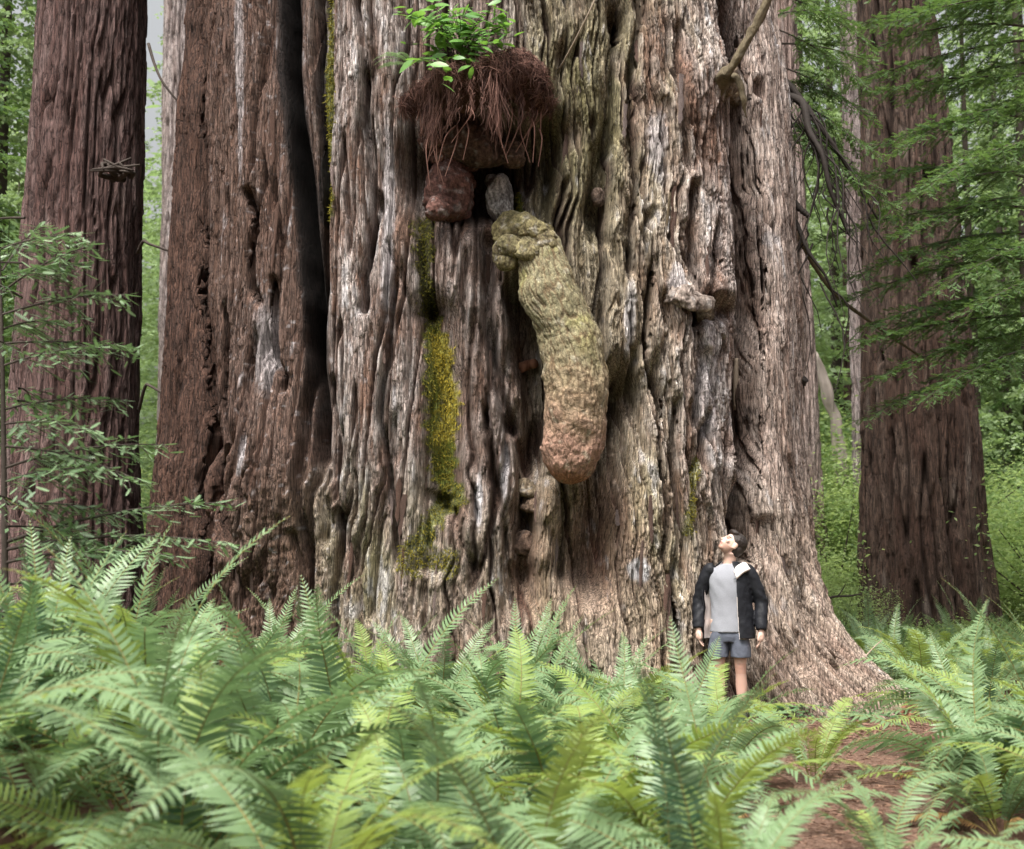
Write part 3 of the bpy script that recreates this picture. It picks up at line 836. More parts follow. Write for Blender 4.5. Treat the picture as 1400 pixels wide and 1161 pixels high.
# dead limbs reaching out of the giant's right side, with thin hanging twigs
def limb(name, pl, r0, r1, mat=M_darklimb, parent=giant, base=G0, twigs=0, seed=0):
    P = smooth_path([at(a, b_, y_) for a, b_, y_ in pl], 40)
    mb = MB(); tube(mb, P - base, np.linspace(r0, r1, 40) * (1 + .25 * gn(np.arange(40) * .37, np.zeros(40) + seed, 3)), 8)
    o = link(name, mb.mesh(name), mat, parent)
    r = np.random.default_rng(seed)
    if twigs:
        mb = MB()
        for i in range(twigs):
            q = P[r.integers(8, 40)]; L = r.uniform(.5, 1.6); d = np.array([r.uniform(-.2, .5), r.uniform(-.3, .3), -1.0])
            w = np.array([q + d * L * t + np.array([0.10 * math.sin(5 * t + i), 0, 0.25 * t * (1 - t)]) for t in np.linspace(0, 1, 7)])
            tube(mb, w - base, np.linspace(.012, .004, 7), 4, cap=False)
        tw = link('twig', mb.mesh('twig'), mat, o)
        tw['kind'] = 'stuff'
    return o
limb('dead_branch', [(1060, 125, 14.9), (1078, 132, 14.7), (1098, 142, 14.5), (1106, 178, 14.4), (1124, 212, 14.3), (1136, 262, 14.3), (1160, 320, 14.4)], .060, .015, twigs=22, seed=1)
limb('dead_branch', [(1062, 100, 15.0), (1090, 130, 14.9), (1118, 168, 14.8), (1150, 215, 14.8), (1200, 300, 15.0)], .05, .012, twigs=12, seed=2)
limb('dead_branch', [(1074, 262, 15.0), (1088, 280, 14.8), (1106, 296, 14.7)], .05, .03)
limb('dead_branch', [(1076, 275, 15.0), (1092, 312, 14.8), (1106, 345, 14.7), (1130, 380, 14.7), (1145, 420, 14.8)], .03, .01, twigs=6, seed=3)
limb('dead_branch', [(1080, 545, 15.1), (1090, 530, 14.9), (1100, 518, 14.8)], .07, .05)
limb('dead_branch', [(1060, 250, 15.2), (1100, 340, 15.6), (1140, 400, 16), (1190, 440, 16.5), (1262, 490, 17)], .03, .018, M_oliveb, twigs=0)

# ------------------------------------------------------------------ other redwood trunks
def redwood(label, pts, radii, seed, cols, nc=240, nr=360, size=1.0, lobes=0.06, flare=0.25, group=None, amp=1.0, ztop=None):
    """pts: photo x at a list of world heights -> straight tapered trunk at depth Y"""
    base = pts[0]
    root = thing('redwood_tree', label, 'tree', tuple(base), 0, group)
    zs = np.linspace(0, 1, nr); th = np.linspace(0, 2 * math.pi, nc, endpoint=False)
    Pc = np.stack([np.interp(zs * (pts[-1][2] - base[2]) + base[2], [p[2] for p in pts], [p[i] for p in pts]) for i in range(3)], -1)
    rr = np.interp(Pc[:, 2], [p[2] for p in pts], radii)
    TH, ZZ = np.meshgrid(th, Pc[:, 2])
    hgt = ZZ - base[2]
    rad = rr[:, None] * (1 + lobes * np.sin(3 * TH + seed) + lobes * 0.7 * np.sin(7 * TH + 2 * seed + 0.2 * hgt)) * (1 + flare * np.exp(-hgt / 0.7) * (1 + 0.5 * np.sin(5 * TH + seed)))
    s_ = TH * np.mean(rr)
    h_, ca_, cb_, ia_, ib_, fb_ = bark(s_, ZZ, seed, size, 0.7, False)
    rad = rad + amp * (h_ - 0.05)
    V_ = Pc[:, None] + np.stack([np.cos(TH) * rad, np.sin(TH) * rad, 0 * rad], -1)
    nm = fbm(s_ * 5, ZZ * 0.9, 4, seed + 3); nl_ = fbm(s_ * 1.2, ZZ * 0.2, 2, seed + 8)
    c = mix(np.ones((*s_.shape, 3)) * cols[0], cols[1], np.clip(0.45 + 0.8 * nm + 0.7 * (ib_ - 0.5) + 0.5 * nl_, 0, 1) * (0.3 + 0.7 * ca_))
    c = mix(c, cols[2], np.clip(0.6 * (1 - ca_) + 0.25 * (1 - cb_), 0, 0.8))
    if len(cols) > 3:
        c = mix(c, cols[3], 0.6 * sst(0.25, 0.5, nm + 0.3 * nl_) * ca_)
    mb = MB(); mb.add((V_ - np.array(base)).reshape(-1, 3), [grid_faces(nr, nc, True)], 0.5, c.reshape(-1, 3))
    link('trunk', mb.mesh('redwood_trunk'), M_bark, root)
    return root

def tpts(Y, rows):
    """rows of (photo y, left x, right x) -> axis points and radii at depth Y"""
    P, Rd = [], []
    for py, l, r in rows:
        P.append(at((l + r) / 2, py, Y)); Rd.append((r - l) / 2 / F_PX * Y)
    o = np.argsort([p[2] for p in P])
    return [P[i] for i in o], [Rd[i] for i in o]

c_ = np.array
DARKRED = [c_([0.085, 0.046, 0.040]), c_([0.165, 0.110, 0.102]), c_([0.04, 0.022, 0.017]), c_([0.24, 0.185, 0.17])]
P_, R_ = tpts(15.6, [(-500, 92, 202), (0, 62, 192), (300, 42, 184), (600, 22, 178), (760, 2, 182), (960, -8, 190)])
lt = redwood('dark red redwood with straight furrowed trunk at the left behind drooping sapling sprays', P_, R_, 5, DARKRED, 240, 360, 0.9, 0.03)
lb = P_[0]
mb = MB()
q = at(160, 232, 14.75)
for i in range(9):
    r = np.random.default_rng(i)
    w = smooth_path([q + np.array([r.uniform(-.15, .1), .25, r.uniform(-.08, .08)]), q + np.array([r.uniform(-.2, .2), -.05, r.uniform(-.06, .06)]), q + np.array([r.uniform(-.3, .3), -.12, r.uniform(-.15, .12)])], 8)
    tube(mb, w - lb, np.linspace(.045, .01, 8), 6)
link('broken_branch_tuft', mb.mesh('broken_branch_tuft'), M_deadwood, lt)
for nm_, pl in (('dead_twig', [(188, 345, 14.9), (196, 330, 14.7), (205, 334, 14.6), (236, 345, 14.6)]), ('dead_twig', [(190, 560, 15), (198, 530, 14.8), (206, 528, 14.7), (240, 550, 14.6)]),
                ('dead_branch', [(203, 60, 15.4), (212, 90, 15.3), (224, 115, 15.2), (246, 142, 15.2)])):
    P = smooth_path([at(*a) for a in pl], 12); mb = MB(); tube(mb, P - lb, np.linspace(.022, .012, 12), 6); link(nm_, mb.mesh(nm_), M_deadwood, lt)

GREYT = [c_([0.26, 0.20, 0.185]), c_([0.42, 0.36, 0.35]), c_([0.09, 0.06, 0.05])]
P_, R_ = tpts(27, [(-500, 231, 262), (0, 227, 266), (300, 224, 262), (600, 219, 260), (900, 213, 262)])
redwood('slim grey redwood seen in the gap left of the giant trunk', P_, R_, 8, GREYT, 110, 260, 0.8, 0.02)

RIGHTT = [c_([0.056, 0.031, 0.022]), c_([0.098, 0.068, 0.053]), c_([0.020, 0.012, 0.009]), c_([0.17, 0.138, 0.118])]
P_, R_ = tpts(21.0, [(-500, 1160, 1240), (0, 1180, 1262), (150, 1187, 1280), (300, 1188, 1296), (480, 1187, 1312), (600, 1188, 1324), (720, 1188, 1332), (800, 1187, 1342), (900, 1184, 1354)])
redwood('large dark redwood with flared base standing right of the giant behind ferns', P_, R_, 14, RIGHTT, 240, 360, 1.15, 0.05, 0.05, amp=1.2)
P_, R_ = tpts(24.5, [(-500, 1150, 1195), (0, 1154, 1206), (300, 1162, 1212), (600, 1172, 1225), (900, 1180, 1240)])
redwood('grey redwood half hidden behind the large dark one at right', P_, R_, 17, GREYT, 120, 260, 0.9, 0.03)
P_, R_ = tpts(32, [(-500, 1150, 1172), (0, 1152, 1176), (450, 1156, 1184), (620, 1158, 1188), (900, 1160, 1196)])
redwood('thin dark trunk in the deep forest between giant and right redwood', P_, R_, 19, DARKRED, 80, 200, 0.8, 0.02)
P_, R_ = tpts(23, [(-500, 1040, 1076), (0, 1046, 1084), (300, 1058, 1098), (560, 1070, 1114), (900, 1074, 1130)])
redwood("pale trunk peeping out directly behind the giant's right edge", P_, R_, 21, [c_([0.27, 0.19, 0.165]), c_([0.42, 0.34, 0.31]), c_([0.13, 0.085, 0.07])], 100, 240, 0.8, 0.02)

# broken pale snag
sroot = thing('snag', 'pale broken leaning snag among bright shrubs right of the giant', 'dead tree', tuple(at(1160, 900, 26)))
sb = np.array(sroot.location)
P = smooth_path([at(1160, 880, 26), at(1152, 680, 26), at(1146, 600, 26), at(1133, 545, 26), at(1122, 505, 26), at(1114, 480, 26)], 40)
mb = MB(); tube(mb, P - sb, np.interp(np.linspace(0, 1, 40), [0, .5, .7, .9, 1], [.20, .11, .12, .07, .01]), 20)
v_ = mb.v[0]; v_ += 0.06 * np.stack([gn(v_[:, 0] * 9, v_[:, 2] * 1.5, 3), gn(v_[:, 1] * 9, v_[:, 2] * 1.5, 4), 0 * v_[:, 0]], -1)
link('trunk', mb.mesh('snag_trunk'), plain_mat('snag_wood', (0.30, 0.255, 0.225), nscale=14, var=0.5, bump=0.6, stretch=(1, 1, .15)), sroot)

# ------------------------------------------------------------------ ferns
def frond_mesh(name, L, e0, e1, wmax, mat, seed, side=0.0, fold=0.25, npair=46, curl=0.0):
    """arching sword fern frond from the origin along +X, rising at e0 and ending at e1 (degrees)"""
    r = np.random.default_rng(seed)
    n = 26; u = np.linspace(0, 1, n)
    el = np.radians(e0 + (e1 - e0) * u ** 1.25)
    yaw = side * u ** 1.5 + 0.05 * np.sin(5 * u + seed)
    d = np.stack([np.cos(el) * np.cos(yaw), np.cos(el) * np.sin(yaw), np.sin(el)], -1)
    P = np.concatenate([[np.zeros(3)], np.cumsum(d[:-1] * (L / (n - 1)), 0)])
    mb = MB()
    tube(mb, P, np.linspace(.0048, .0010, n), 4, 0.5, cap=False)
    nst = n
    me_r = None
    uu = np.linspace(0.14, 0.995, npair)
    pos = np.stack([np.interp(uu, u, P[:, i]) for i in range(3)], -1)
    tn = np.stack([np.interp(uu, u, d[:, i]) for i in range(3)], -1); tn /= np.linalg.norm(tn, axis=1)[:, None]
    sd = np.cross(np.array([0, 0, 1.0]), tn); sd /= np.linalg.norm(sd, axis=1)[:, None]
    upv = np.cross(tn, sd)
    ln = wmax * np.interp(uu, [0.14, .24, .45, .7, .9, .97, 1], [.55, .84, 1, .82, .42, .18, .05])
    roll = 0.25 * np.sin(3.0 * uu + seed * 1.7)
    lv = []; fcs = []; tn_l = []
    # pinna template: X along the pinna, Y along the rachis (towards the tip)
    tx = np.array([0.0, 0.0, .30, .30, .68, .68, 1.0]); ty = np.array([-.5, .5, -.5, .55, -.30, .42, .25])
    tf3 = np.array([[4, 6, 5]]); tf4 = np.array([[0, 2, 3, 1], [2, 4, 5, 3]])
    k = 0
    V_, F3, F4, TT = [], [], [], []
    for sgn in (-1, 1):
        for i in range(npair):
            ll = ln[i] * r.uniform(.9, 1.06)
            w = min(0.0155, 0.14 * ll + 0.003) * r.uniform(.85, 1.1)
            ang = 0.18 + 0.5 * uu[i] ** 3 + r.normal(0, .07)         # swept to the tip
            dr = sgn * sd[i] * math.cos(ang) + tn[i] * math.sin(ang)
            f_ = fold + r.normal(0, .10) + sgn * roll[i]
            dr = dr * math.cos(f_) + upv[i] * math.sin(f_)
            al = tn[i] - dr * (tn[i] @ dr); al /= np.linalg.norm(al)
            tw = r.normal(0.15, .15)
            nrm = np.cross(dr, al) * (1 if sgn < 0 else -1)
            al = al * math.cos(tw) + nrm * math.sin(tw)
            droop = -0.22 * ll * tx ** 2
            vv = pos[i] + np.outer(tx * ll, dr) + np.outer(ty * w, al) + np.outer(droop, upv[i]) + np.outer(0.10 * ll * tx ** 2, tn[i])
            V_.append(vv)
            a, b_ = (tf3, tf4) if sgn > 0 else (tf3[:, ::-1], tf4[:, ::-1])
            F3.append(a + k); F4.append(b_ + k); k += 7
            TT.append(np.full(7, 0.40 + 0.25 * uu[i] + r.normal(0, .10)) - np.array([.12, .12, .03, .03, 0, 0, 0]))
    mb.add(np.concatenate(V_), [np.concatenate(F4), np.concatenate(F3)], np.concatenate(TT))
    me = mb.mesh(name, smooth=False)
    me.materials.append(mat); me.materials.append(M_rachis)
    mi = np.zeros(len(me.polygons), np.int32); mi[:(n - 1) * 4] = 1
    me.polygons.foreach_set('material_index', mi)
    return me

FR = {}
def frond_set(key, mat, specs):
    FR[key] = [frond_mesh('frond', L, a, b_, w, mat, i + len(FR) * 50, sd_, fo) for i, (L, a, b_, w, sd_, fo) in enumerate(specs)]
G = [(1.20, 66, -52, .125, .0, .15), (1.30, 60, -62, .135, .25, .1), (1.05, 68, -30, .12, -.2, .2), (1.30, 55, -45, .14, -.3, .1), (1.0, 48, -35, .12, .1, .15),
     (1.15, 74, -12, .12, .15, .2), (1.15, 42, -40, .13, .35, .1), (1.40, 66, -75, .14, -.1, .05), (1.0, 78, 15, .115, .0, .2), (1.25, 72, -45, .13, -.35, .15)]
frond_set('green', M_fern, G)
frond_set('fresh', M_fern_y, [G[0], G[2], G[5], G[8], G[3]])
frond_set('dry', M_fern_dry, [(0.85, 25, -35, .08, .3, -.3), (0.8, 10, -25, .07, -.3, -.4), (0.9, 40, -60, .08, .0, -.3)])
frond_set('pale', M_fern_pale, [(1.0, 80, 40, .065, .1, .3), (0.95, 75, 20, .06, -.1, .3)])
frond_set('tall', M_fern, [(1.2, 84, 48, .10, .1, .3), (1.25, 80, 30, .10, -.15, .3), (1.15, 82, 15, .10, .2, .3), (1.3, 78, 25, .105, 0, .3)])

fr_rng = np.random.default_rng(21)
def add_frond(root, me, az, tilt=0.0, sc=1.0, off=0.03):
    o = link('frond', me, None, root)
    o.rotation_euler = (fr_rng.normal(0, .16), tilt, az)
    o.location = (math.cos(az) * off, math.sin(az) * off, 0)
    o.scale = (sc, sc, sc)
    return o

FERN_G = 'sword ferns crowding the forest floor'
def fern(x, y, n=14, sc=1.0, label=None, fresh=0.12, dry=0.06, tall=0.0, group=None, extra=(), bias=None, z=None):
    root = thing('sword_fern', label, 'fern', (x, y, float(gz(x, y)) - 0.01 if z is None else z), 0, group)
    a0 = fr_rng.uniform(0, 6.28)
    for i in range(n):
        az = a0 + i * 2.39996 + fr_rng.normal(0, .15)
        q = fr_rng.random()
        key = 'fresh' if q < fresh else ('dry' if q < fresh + dry else ('tall' if q < fresh + dry + tall else 'green'))
        L_ = FR[key]
        add_frond(root, L_[fr_rng.integers(len(L_))], az, fr_rng.normal(0, .10) + (0.25 if key == 'dry' else 0) - 0.18 * (i % 3 == 0), sc * fr_rng.uniform(.82, 1.12), fr_rng.uniform(.01, .06))
    for key, idx, az, tilt, s_ in extra:
        add_frond(root, FR[key][idx], R(az), tilt, s_, .02)
    return root

def xa(px, Y):
    return (px - CX) / F_PX * Y

# ferns with a look of their own
fern(xa(722, 12.25), 12.25, 7, .95, 'fern with tall upright fronds in a V before the hollow of the giant trunk', .1, 0, .4,
     extra=[('tall', 0, 28, .02, 1.18), ('tall', 1, 18, .12, 1.12), ('tall', 3, 150, .0, .95), ('tall', 0, 60, .1, 1.1)])
fern(xa(600, 12.0), 12.0, 9, 1.0, 'bluish fern arching up in front of the moss strip on the giant trunk', .1, 0, .3,
     extra=[('tall', 2, 165, .05, 1.15), ('tall', 1, 140, .1, 1.05), ('tall', 3, 60, .0, 1.0)])
fern(xa(500, 11.6), 11.6, 9, .9, 'fern with one thin yellow frond standing straight up against the trunk', .2, 0, .1, extra=[('fresh', 3, 120, -.38, 1.15)])
fern(xa(976, 10.7), 10.7, 10, .84, "yellow green fern covering the standing man's shins", .25, .05, .2,
     extra=[('fresh', 2, 60, -.15, .98), ('fresh', 2, 110, -.1, .92), ('fresh', 3, 95, -.3, .86), ('fresh', 1, 150, -.1, .85), ('tall', 1, 200, 0, .75)])
fern(xa(885, 11.5), 11.5, 12, .92, "pale fern reaching toward the man's hand from the left", .3, 0, .0, extra=[('fresh', 4, 10, .1, 1.0), ('green', 3, 5, .05, 1.0)])
fern(xa(60, 7.6), 7.6, 12, 1.12, 'tall dark fern at the left edge with upright fronds', .12, .05, .6, extra=[('tall', 3, 70, -.02, 1.3), ('tall', 0, 120, .0, 1.3), ('tall', 0, 40, .0, 1.25), ('tall', 1, 100, .0, 1.3)])
fern(xa(-40, 6.4), 6.4, 13, 1.1, 'shadowy fern cut off by the lower left edge', .1, .05, .3)
fern(xa(190, 10.5), 10.5, 12, 1.12, 'blue green fern before the dark gap between the two left trunks', .05, 0, .45, extra=[('tall', 2, 20, .1, 1.15)])
fern(xa(60, 6.15), 6.15, 11, 1.0, 'large pale fern arching over the bottom left corner', .4, 0, 0, extra=[('green', 7, 10, .0, 1.15), ('fresh', 0, 30, .1, 1.1), ('green', 1, -10, .1, 1.1)])
fern(xa(870, 7.7), 7.7, 11, .95, 'fern with a bleached straw coloured frond at the bottom centre', .1, .12, .15, extra=[('pale', 0, 60, .0, .9), ('pale', 1, 250, -.1, .75)])
fern(xa(690, 8.0), 8.0, 13, 1.0, 'fern with rusty dead fronds in its crown at bottom centre', .08, .25, .3)
fern(xa(1420, 9.0), 9.0, 14, 1.28, 'tall pale fern leaning in from the right edge', .15, .05, .3, extra=[('green', 3, 170, -.1, 1.3), ('green', 7, 150, -.12, 1.3), ('tall', 2, 160, -.05, 1.1)])
fern(xa(1350, 7.9), 7.9, 14, .84, 'broad fern arching over the right side of the path', .15, .08, .0, extra=[('fresh', 4, 185, .0, .9), ('green', 1, 160, .0, .9)])
fern(xa(1105, 9.7), 9.7, 8, .80, 'small fern with spread fronds on the left edge of the path', .4, 0, .2, extra=[('fresh', 2, 60, .0, .85), ('fresh', 1, 30, .1, .85)])
fern(xa(1330, 11.4), 11.4, 11, .9, 'feathery fern beyond the path at far right', .2, .05, .2)
fern(xa(1305, 13.9), 13.9, 9, .72, 'low blue green fern beside the fallen log end', .0, .05, .0)
fern(xa(1205, 6.7), 6.7, 10, .78, 'low fern over the path at the bottom right', .1, .1, .0)
named = [(o.location.x, o.location.y) for o in COL.objects if o.name.startswith('sword_fern')]

def blocked(x, y):
    if path_dist(x, y) < 0.30: return True
    px = CX + F_PX * x / y
    if 1030 < px < 1250 and y > 7.7: return True
    if 970 < px < 1100 and y > 7.3: return True
    if 1180 < px < 1300 and y > 8.6: return True
    if y > 12.75 - 0.16 * abs(px - 560) / 300 and px < 1120: return True
    if px < 260 and y > 12.2: return True
    if 900 < px < 1100 and y > 9.6: return True
    return False

regions = {
    'left': ('green sword fern in the dense bed below the left redwood', 'ferns below the left redwood'),
    'front': ('sword fern in the dense foreground bed in front of the giant trunk', 'ferns in the bed before the giant trunk'),
    'base': ('sword fern close to the foot of the giant trunk', 'ferns close to the foot of the giant'),
    'right': ('sword fern on the right side of the path', 'ferns right of the path'),
    'far': ('dark fern in the undergrowth below the right redwood', 'ferns in the undergrowth below the right redwood')}
pr = np.random.default_rng(3)
pts2 = list(named)
tries = 0
while tries < 6000 and len(pts2) < 128:
    tries += 1
    y = pr.uniform(5.3, 13.0); x = pr.uniform(-0.46, 0.46) * y
    if blocked(x, y): continue
    if min((x - a) ** 2 + (y - b_) ** 2 for a, b_ in pts2) < (0.68 if y > 7 else 0.72) ** 2: continue
    pts2.append((x, y))
    px = CX + F_PX * x / y
    key = 'right' if px > 1150 or (x > 2.2 and y < 10) else ('base' if y > 11.3 and px > 260 else ('left' if px < 260 else 'front'))
    scl = (1.27 if y < 9 else 1.10) * pr.uniform(.85, 1.1) * (1.1 if key == 'left' else 1)
    if px > 800 and y < 7.3: scl *= 0.85
    if 1000 < px < 1330: scl *= 0.66
    lab, grp = regions[key]
    if key == 'front':
        if y < 7.6: lab, grp = 'large foreground fern along the bottom edge of the bed', 'ferns along the bottom edge'
        elif px < 560: lab, grp = 'fern in the middle of the bed, left of the moss strip on the giant', 'ferns left of the moss strip'
        else: lab, grp = 'fern in the middle of the bed below the hanging burl', 'ferns below the hanging burl'
    elif key == 'left' and y < 8.2: lab, grp = 'big fern in the lower left corner before the left redwood', 'ferns in the lower left corner'
    fern(x, y, pr.integers(12, 17), scl, lab, .17, .09, .10, grp)
for i in range(30):
    y = pr.uniform(14.2, 20); px = pr.uniform(1150, 1440)
    x = xa(px, y)
    if px < 1220 and y < 15.5: continue
    fern(x, y, 11, pr.uniform(.8, 1.05), regions['far'][0], .2, .03, .2, regions['far'][1])
for i in range(8):
    y = pr.uniform(13.2, 16); x = xa(pr.uniform(-60, 190), y)
    fern(x, y, 11, pr.uniform(.8, 1.0), 'fern in the shade at the foot of the left redwood', .1, .03, .2, 'ferns at the foot of the left redwood')

# ------------------------------------------------------------------ conifer foliage
def lance(L=1.0, w=0.2):
    return np.array([[0, 0, 0], [.45 * L, .5 * w, .03], [L, 0, -.04], [.45 * L, -.5 * w, .03]]), [np.array([[0, 3, 2, 1]])]

def needle_sprig(n=9, bw=.055, ln=.165):
    v = []; f = []
    v += [[0, -.012, 0], [0, .012, 0], [1, 0, -.06]]; f.append([0, 2, 1])
    for i in range(n):
        x = 0.06 + .9 * i / n; l = 0.15 * math.sin(math.pi * (0.16 + .8 * i / n)) ** .7
        for s_ in (-1, 1):
            k = len(v)
            v += [[x - bw, 0, 0], [x + bw, 0, 0], [x + .09, s_ * l * ln / .15, .01]]
            f.append([k, k + 1, k + 2] if s_ > 0 else [k + 1, k, k + 2])
    return np.array(v), [np.array(f)]

def branch_geo(mb, P0, dirv, L, r, ntw, twl, spl, tmpl, droop=0.35, spw=0.07, tw_ang=0.9, sprigs_per_m=16, wood=None, flat=0.25, tilt_down=0.3, start=0.12):
    """one flat drooping conifer bough with side twigs carrying sprigs"""
    dirv = dirv / np.linalg.norm(dirv)
    n = 10; u = np.linspace(0, 1, n)
    P = P0 + np.outer(u * L, dirv) + np.outer(u ** 2 * -droop * L, [0, 0, 1]) + np.outer(u * (1 - u) * 0.3 * L * r.uniform(-.5, .5), np.cross(dirv, [0, 0, 1]))
    if wood is not None:
        tube(wood, P, np.linspace(.006 * L + .004, .003, n), 5, cap=False)
    side = np.cross(np.array([0, 0, 1.0]), dirv); side /= np.linalg.norm(side) + 1e-9
    pos, xd, sc, ti = [], [], [], []
    base_t = r.normal(.5, .12)
    for k in range(ntw):
        uu = start + (1 - start) * (k + r.random()) / ntw
        q = np.array([np.interp(uu, u, P[:, i]) for i in range(3)])
        s_ = 1 if k % 2 else -1
        tl = twl * (1 - .75 * uu ** 1.5) * r.uniform(.6, 1.15)
        a = tw_ang * r.uniform(.7, 1.15)
        d = dirv * math.cos(a) + s_ * side * math.sin(a) + np.array([0, 0, r.normal(-.12, .24)])
        d /= np.linalg.norm(d)
        m = max(3, int(tl * sprigs_per_m))
        tv = np.linspace(0.08, 1, m)
        tp = q + np.outer(tv * tl, d) + np.outer(tv ** 2 * -tilt_down * tl, [0, 0, 1])
        if wood is not None:
            tube(wood, tp[::max(1, m // 4)], np.full(len(tp[::max(1, m // 4)]), .0028), 3, cap=False)
        sd2 = np.cross(np.array([0, 0, 1.0]), d); sd2 /= np.linalg.norm(sd2) + 1e-9
        for j in range(m):
            g_ = (1 if j % 2 else -1)
            b_ = r.uniform(.5, 1.0)
            x_ = d * math.cos(b_) + g_ * sd2 * math.sin(b_) + np.array([0, 0, r.normal(-.25, .25)])
            pos.append(tp[j]); xd.append(x_); sc.append(spl * r.uniform(.6, 1.15) * (1 - .3 * tv[j])); ti.append(base_t + r.normal(0, .16) + .12 * uu)
    pos = np.array(pos); xd = np.array(xd)
    up = np.array([0, 0, 1.0]) + r.normal(0, flat, (len(pos), 3))
    stamp(mb, tmpl[0], tmpl[1], frames(pos, xd, up, np.array(sc)), np.clip(np.array(ti), 0, 1))

LANCE = lance(1, .36); CLUMP = lance(1, .55); SPRIG = needle_sprig(); SPR4 = needle_sprig(4, .11, .21)

# sapling at the left edge: thin stem, long drooping sprays
sap = thing('young_redwood', 'young conifer with pale drooping sprays hanging before the left redwood', 'sapling', tuple(at(8, 1010, 9.6)))
sb = np.array(sap.location)
sb[2] = float(gz(sb[0], sb[1])); sap.location = sb
stem = smooth_path([sb, at(6, 700, 9.6), at(2, 450, 9.6), at(-8, 200, 9.6)], 20)
mb = MB(); tube(mb, stem - sb, np.linspace(.03, .008, 20), 8); link('stem', mb.mesh('sapling_stem'), M_deadwood, sap)
r = np.random.default_rng(44)
boughs = [(6, 742, 325, 682, .0), (6, 752, 322, 742, -.1), (6, 770, 250, 760, -.3), (6, 640, 235, 605, .1), (6, 610, 190, 660, -.2), (5, 560, 175, 545, .2), (5, 500, 170, 470, -.1),
          (4, 470, 190, 480, .3), (4, 430, 180, 400, .1), (3, 400, 130, 330, -.2), (3, 380, 120, 360, .2), (2, 340, 110, 320, 0), (5, 690, 150, 700, .3), (5, 660, 120, 640, -.3),
          (5, 580, 120, 590, -.3), (4, 450, 90, 440, .5), (6, 720, 120, 740, .5), (3, 370, 60, 300, .4), (6, 800, 160, 800, .3), (6, 830, 110, 830, -.3)]
for i, (ax, ay, bx, by, dy) in enumerate(boughs):
    a = at(ax, ay, 9.6); b_ = at(bx, by, 9.6 + dy * 1.5)
    mbl, mbw = MB(), MB()
    v = b_ - a; L = float(np.linalg.norm(v)); dr = .18
    branch_geo(mbl, a - sb, v + np.array([0, 0, dr * L]), L, r, int(13 * L) + 8, .38, .15, SPRIG, dr, sprigs_per_m=28, wood=mbw, tw_ang=.75, flat=.35, tilt_down=.45)
    br = link('branch', mbw.mesh('branch'), M_deadwood, sap)
    link('needles', mbl.mesh('needles'), M_sprig, br)
for i in range(14):                                       # boughs out of frame and behind the stem
    z0 = r.uniform(.5, 4.0); az = r.uniform(1.6, 5.2)
    mbl, mbw = MB(), MB()
    branch_geo(mbl, np.array([0, 0, z0]), np.array([math.cos(az), math.sin(az), .15]), r.uniform(.7, 1.2), r, 14, .34, .12, LANCE, .2, sprigs_per_m=20, wood=mbw)
    br = link('branch', mbw.mesh('branch'), M_deadwood, sap); link('needles', mbl.mesh('needles'), M_sprig, br)

# hemlock right of the picture whose boughs cross the right redwood; limbs of foliage off the giant's right side
hem = thing('hemlock_tree', 'dark leafy conifer whose boughs cross the right redwood trunk', 'tree', (xa(1500, 17.0), 17.0, -0.02))
hb_ = np.array(hem.location)
hs = smooth_path([hb_, hb_ + np.array([-.1, 0, 3]), hb_ + np.array([-.05, 0, 6]), hb_ + np.array([0, 0, 11])], 20)
mb = MB(); tube(mb, hs - hb_, np.linspace(.13, .04, 20), 12); link('trunk', mb.mesh('hemlock_trunk'), M_deadwood, hem)
r = np.random.default_rng(8)
hbo = [(1490, 300, 1120, 330, -1.2), (1490, 330, 1165, 385, -1.4), (1490, 360, 1150, 420, -1.0), (1490, 250, 1200, 300, -1.5), (1490, 270, 1100, 250, -.6), (1490, 420, 1180, 450, -1.3),
       (1490, 400, 1240, 340, -1.8), (1490, 460, 1200, 520, -1.3), (1490, 500, 1190, 575, -1.1), (1490, 330, 1290, 400, -2.0), (1490, 380, 1330, 430, -2.2), (1490, 180, 1200, 200, -1.2),
       (1490, 120, 1180, 130, -1.0), (1490, 60, 1190, 60, -.8), (1490, 10, 1160, 40, -.9), (1490, 100, 1280, 120, .6), (1490, 200, 1320, 230, .5), (1490, 480, 1280, 480, -.9)]
for k in range(12):
    hy = r.uniform(-40, 500)
    hbo.append((1490, hy - 10, r.uniform(1130, 1330), hy + r.uniform(0, 70), r.uniform(-2.4, 1.0)))
for (ax, ay, bx, by, dy) in hbo:
    a = at(ax, ay, 17.0); b_ = at(bx, by, 17.0 + dy)
    v = b_ - a; L = float(np.linalg.norm(v)); dr = r.uniform(.16, .42)
    mbl, mbw = MB(), MB()
    branch_geo(mbl, a - hb_, v + np.array([0, 0, dr * L]), L, r, int(15 * L), .75, .135, SPR4, dr, sprigs_per_m=36, wood=mbw, flat=.5, tilt_down=.4, start=.30)
    br = link('branch', mbw.mesh('branch'), M_deadwood, hem); link('needles', mbl.mesh('needles'), M_crown, br)

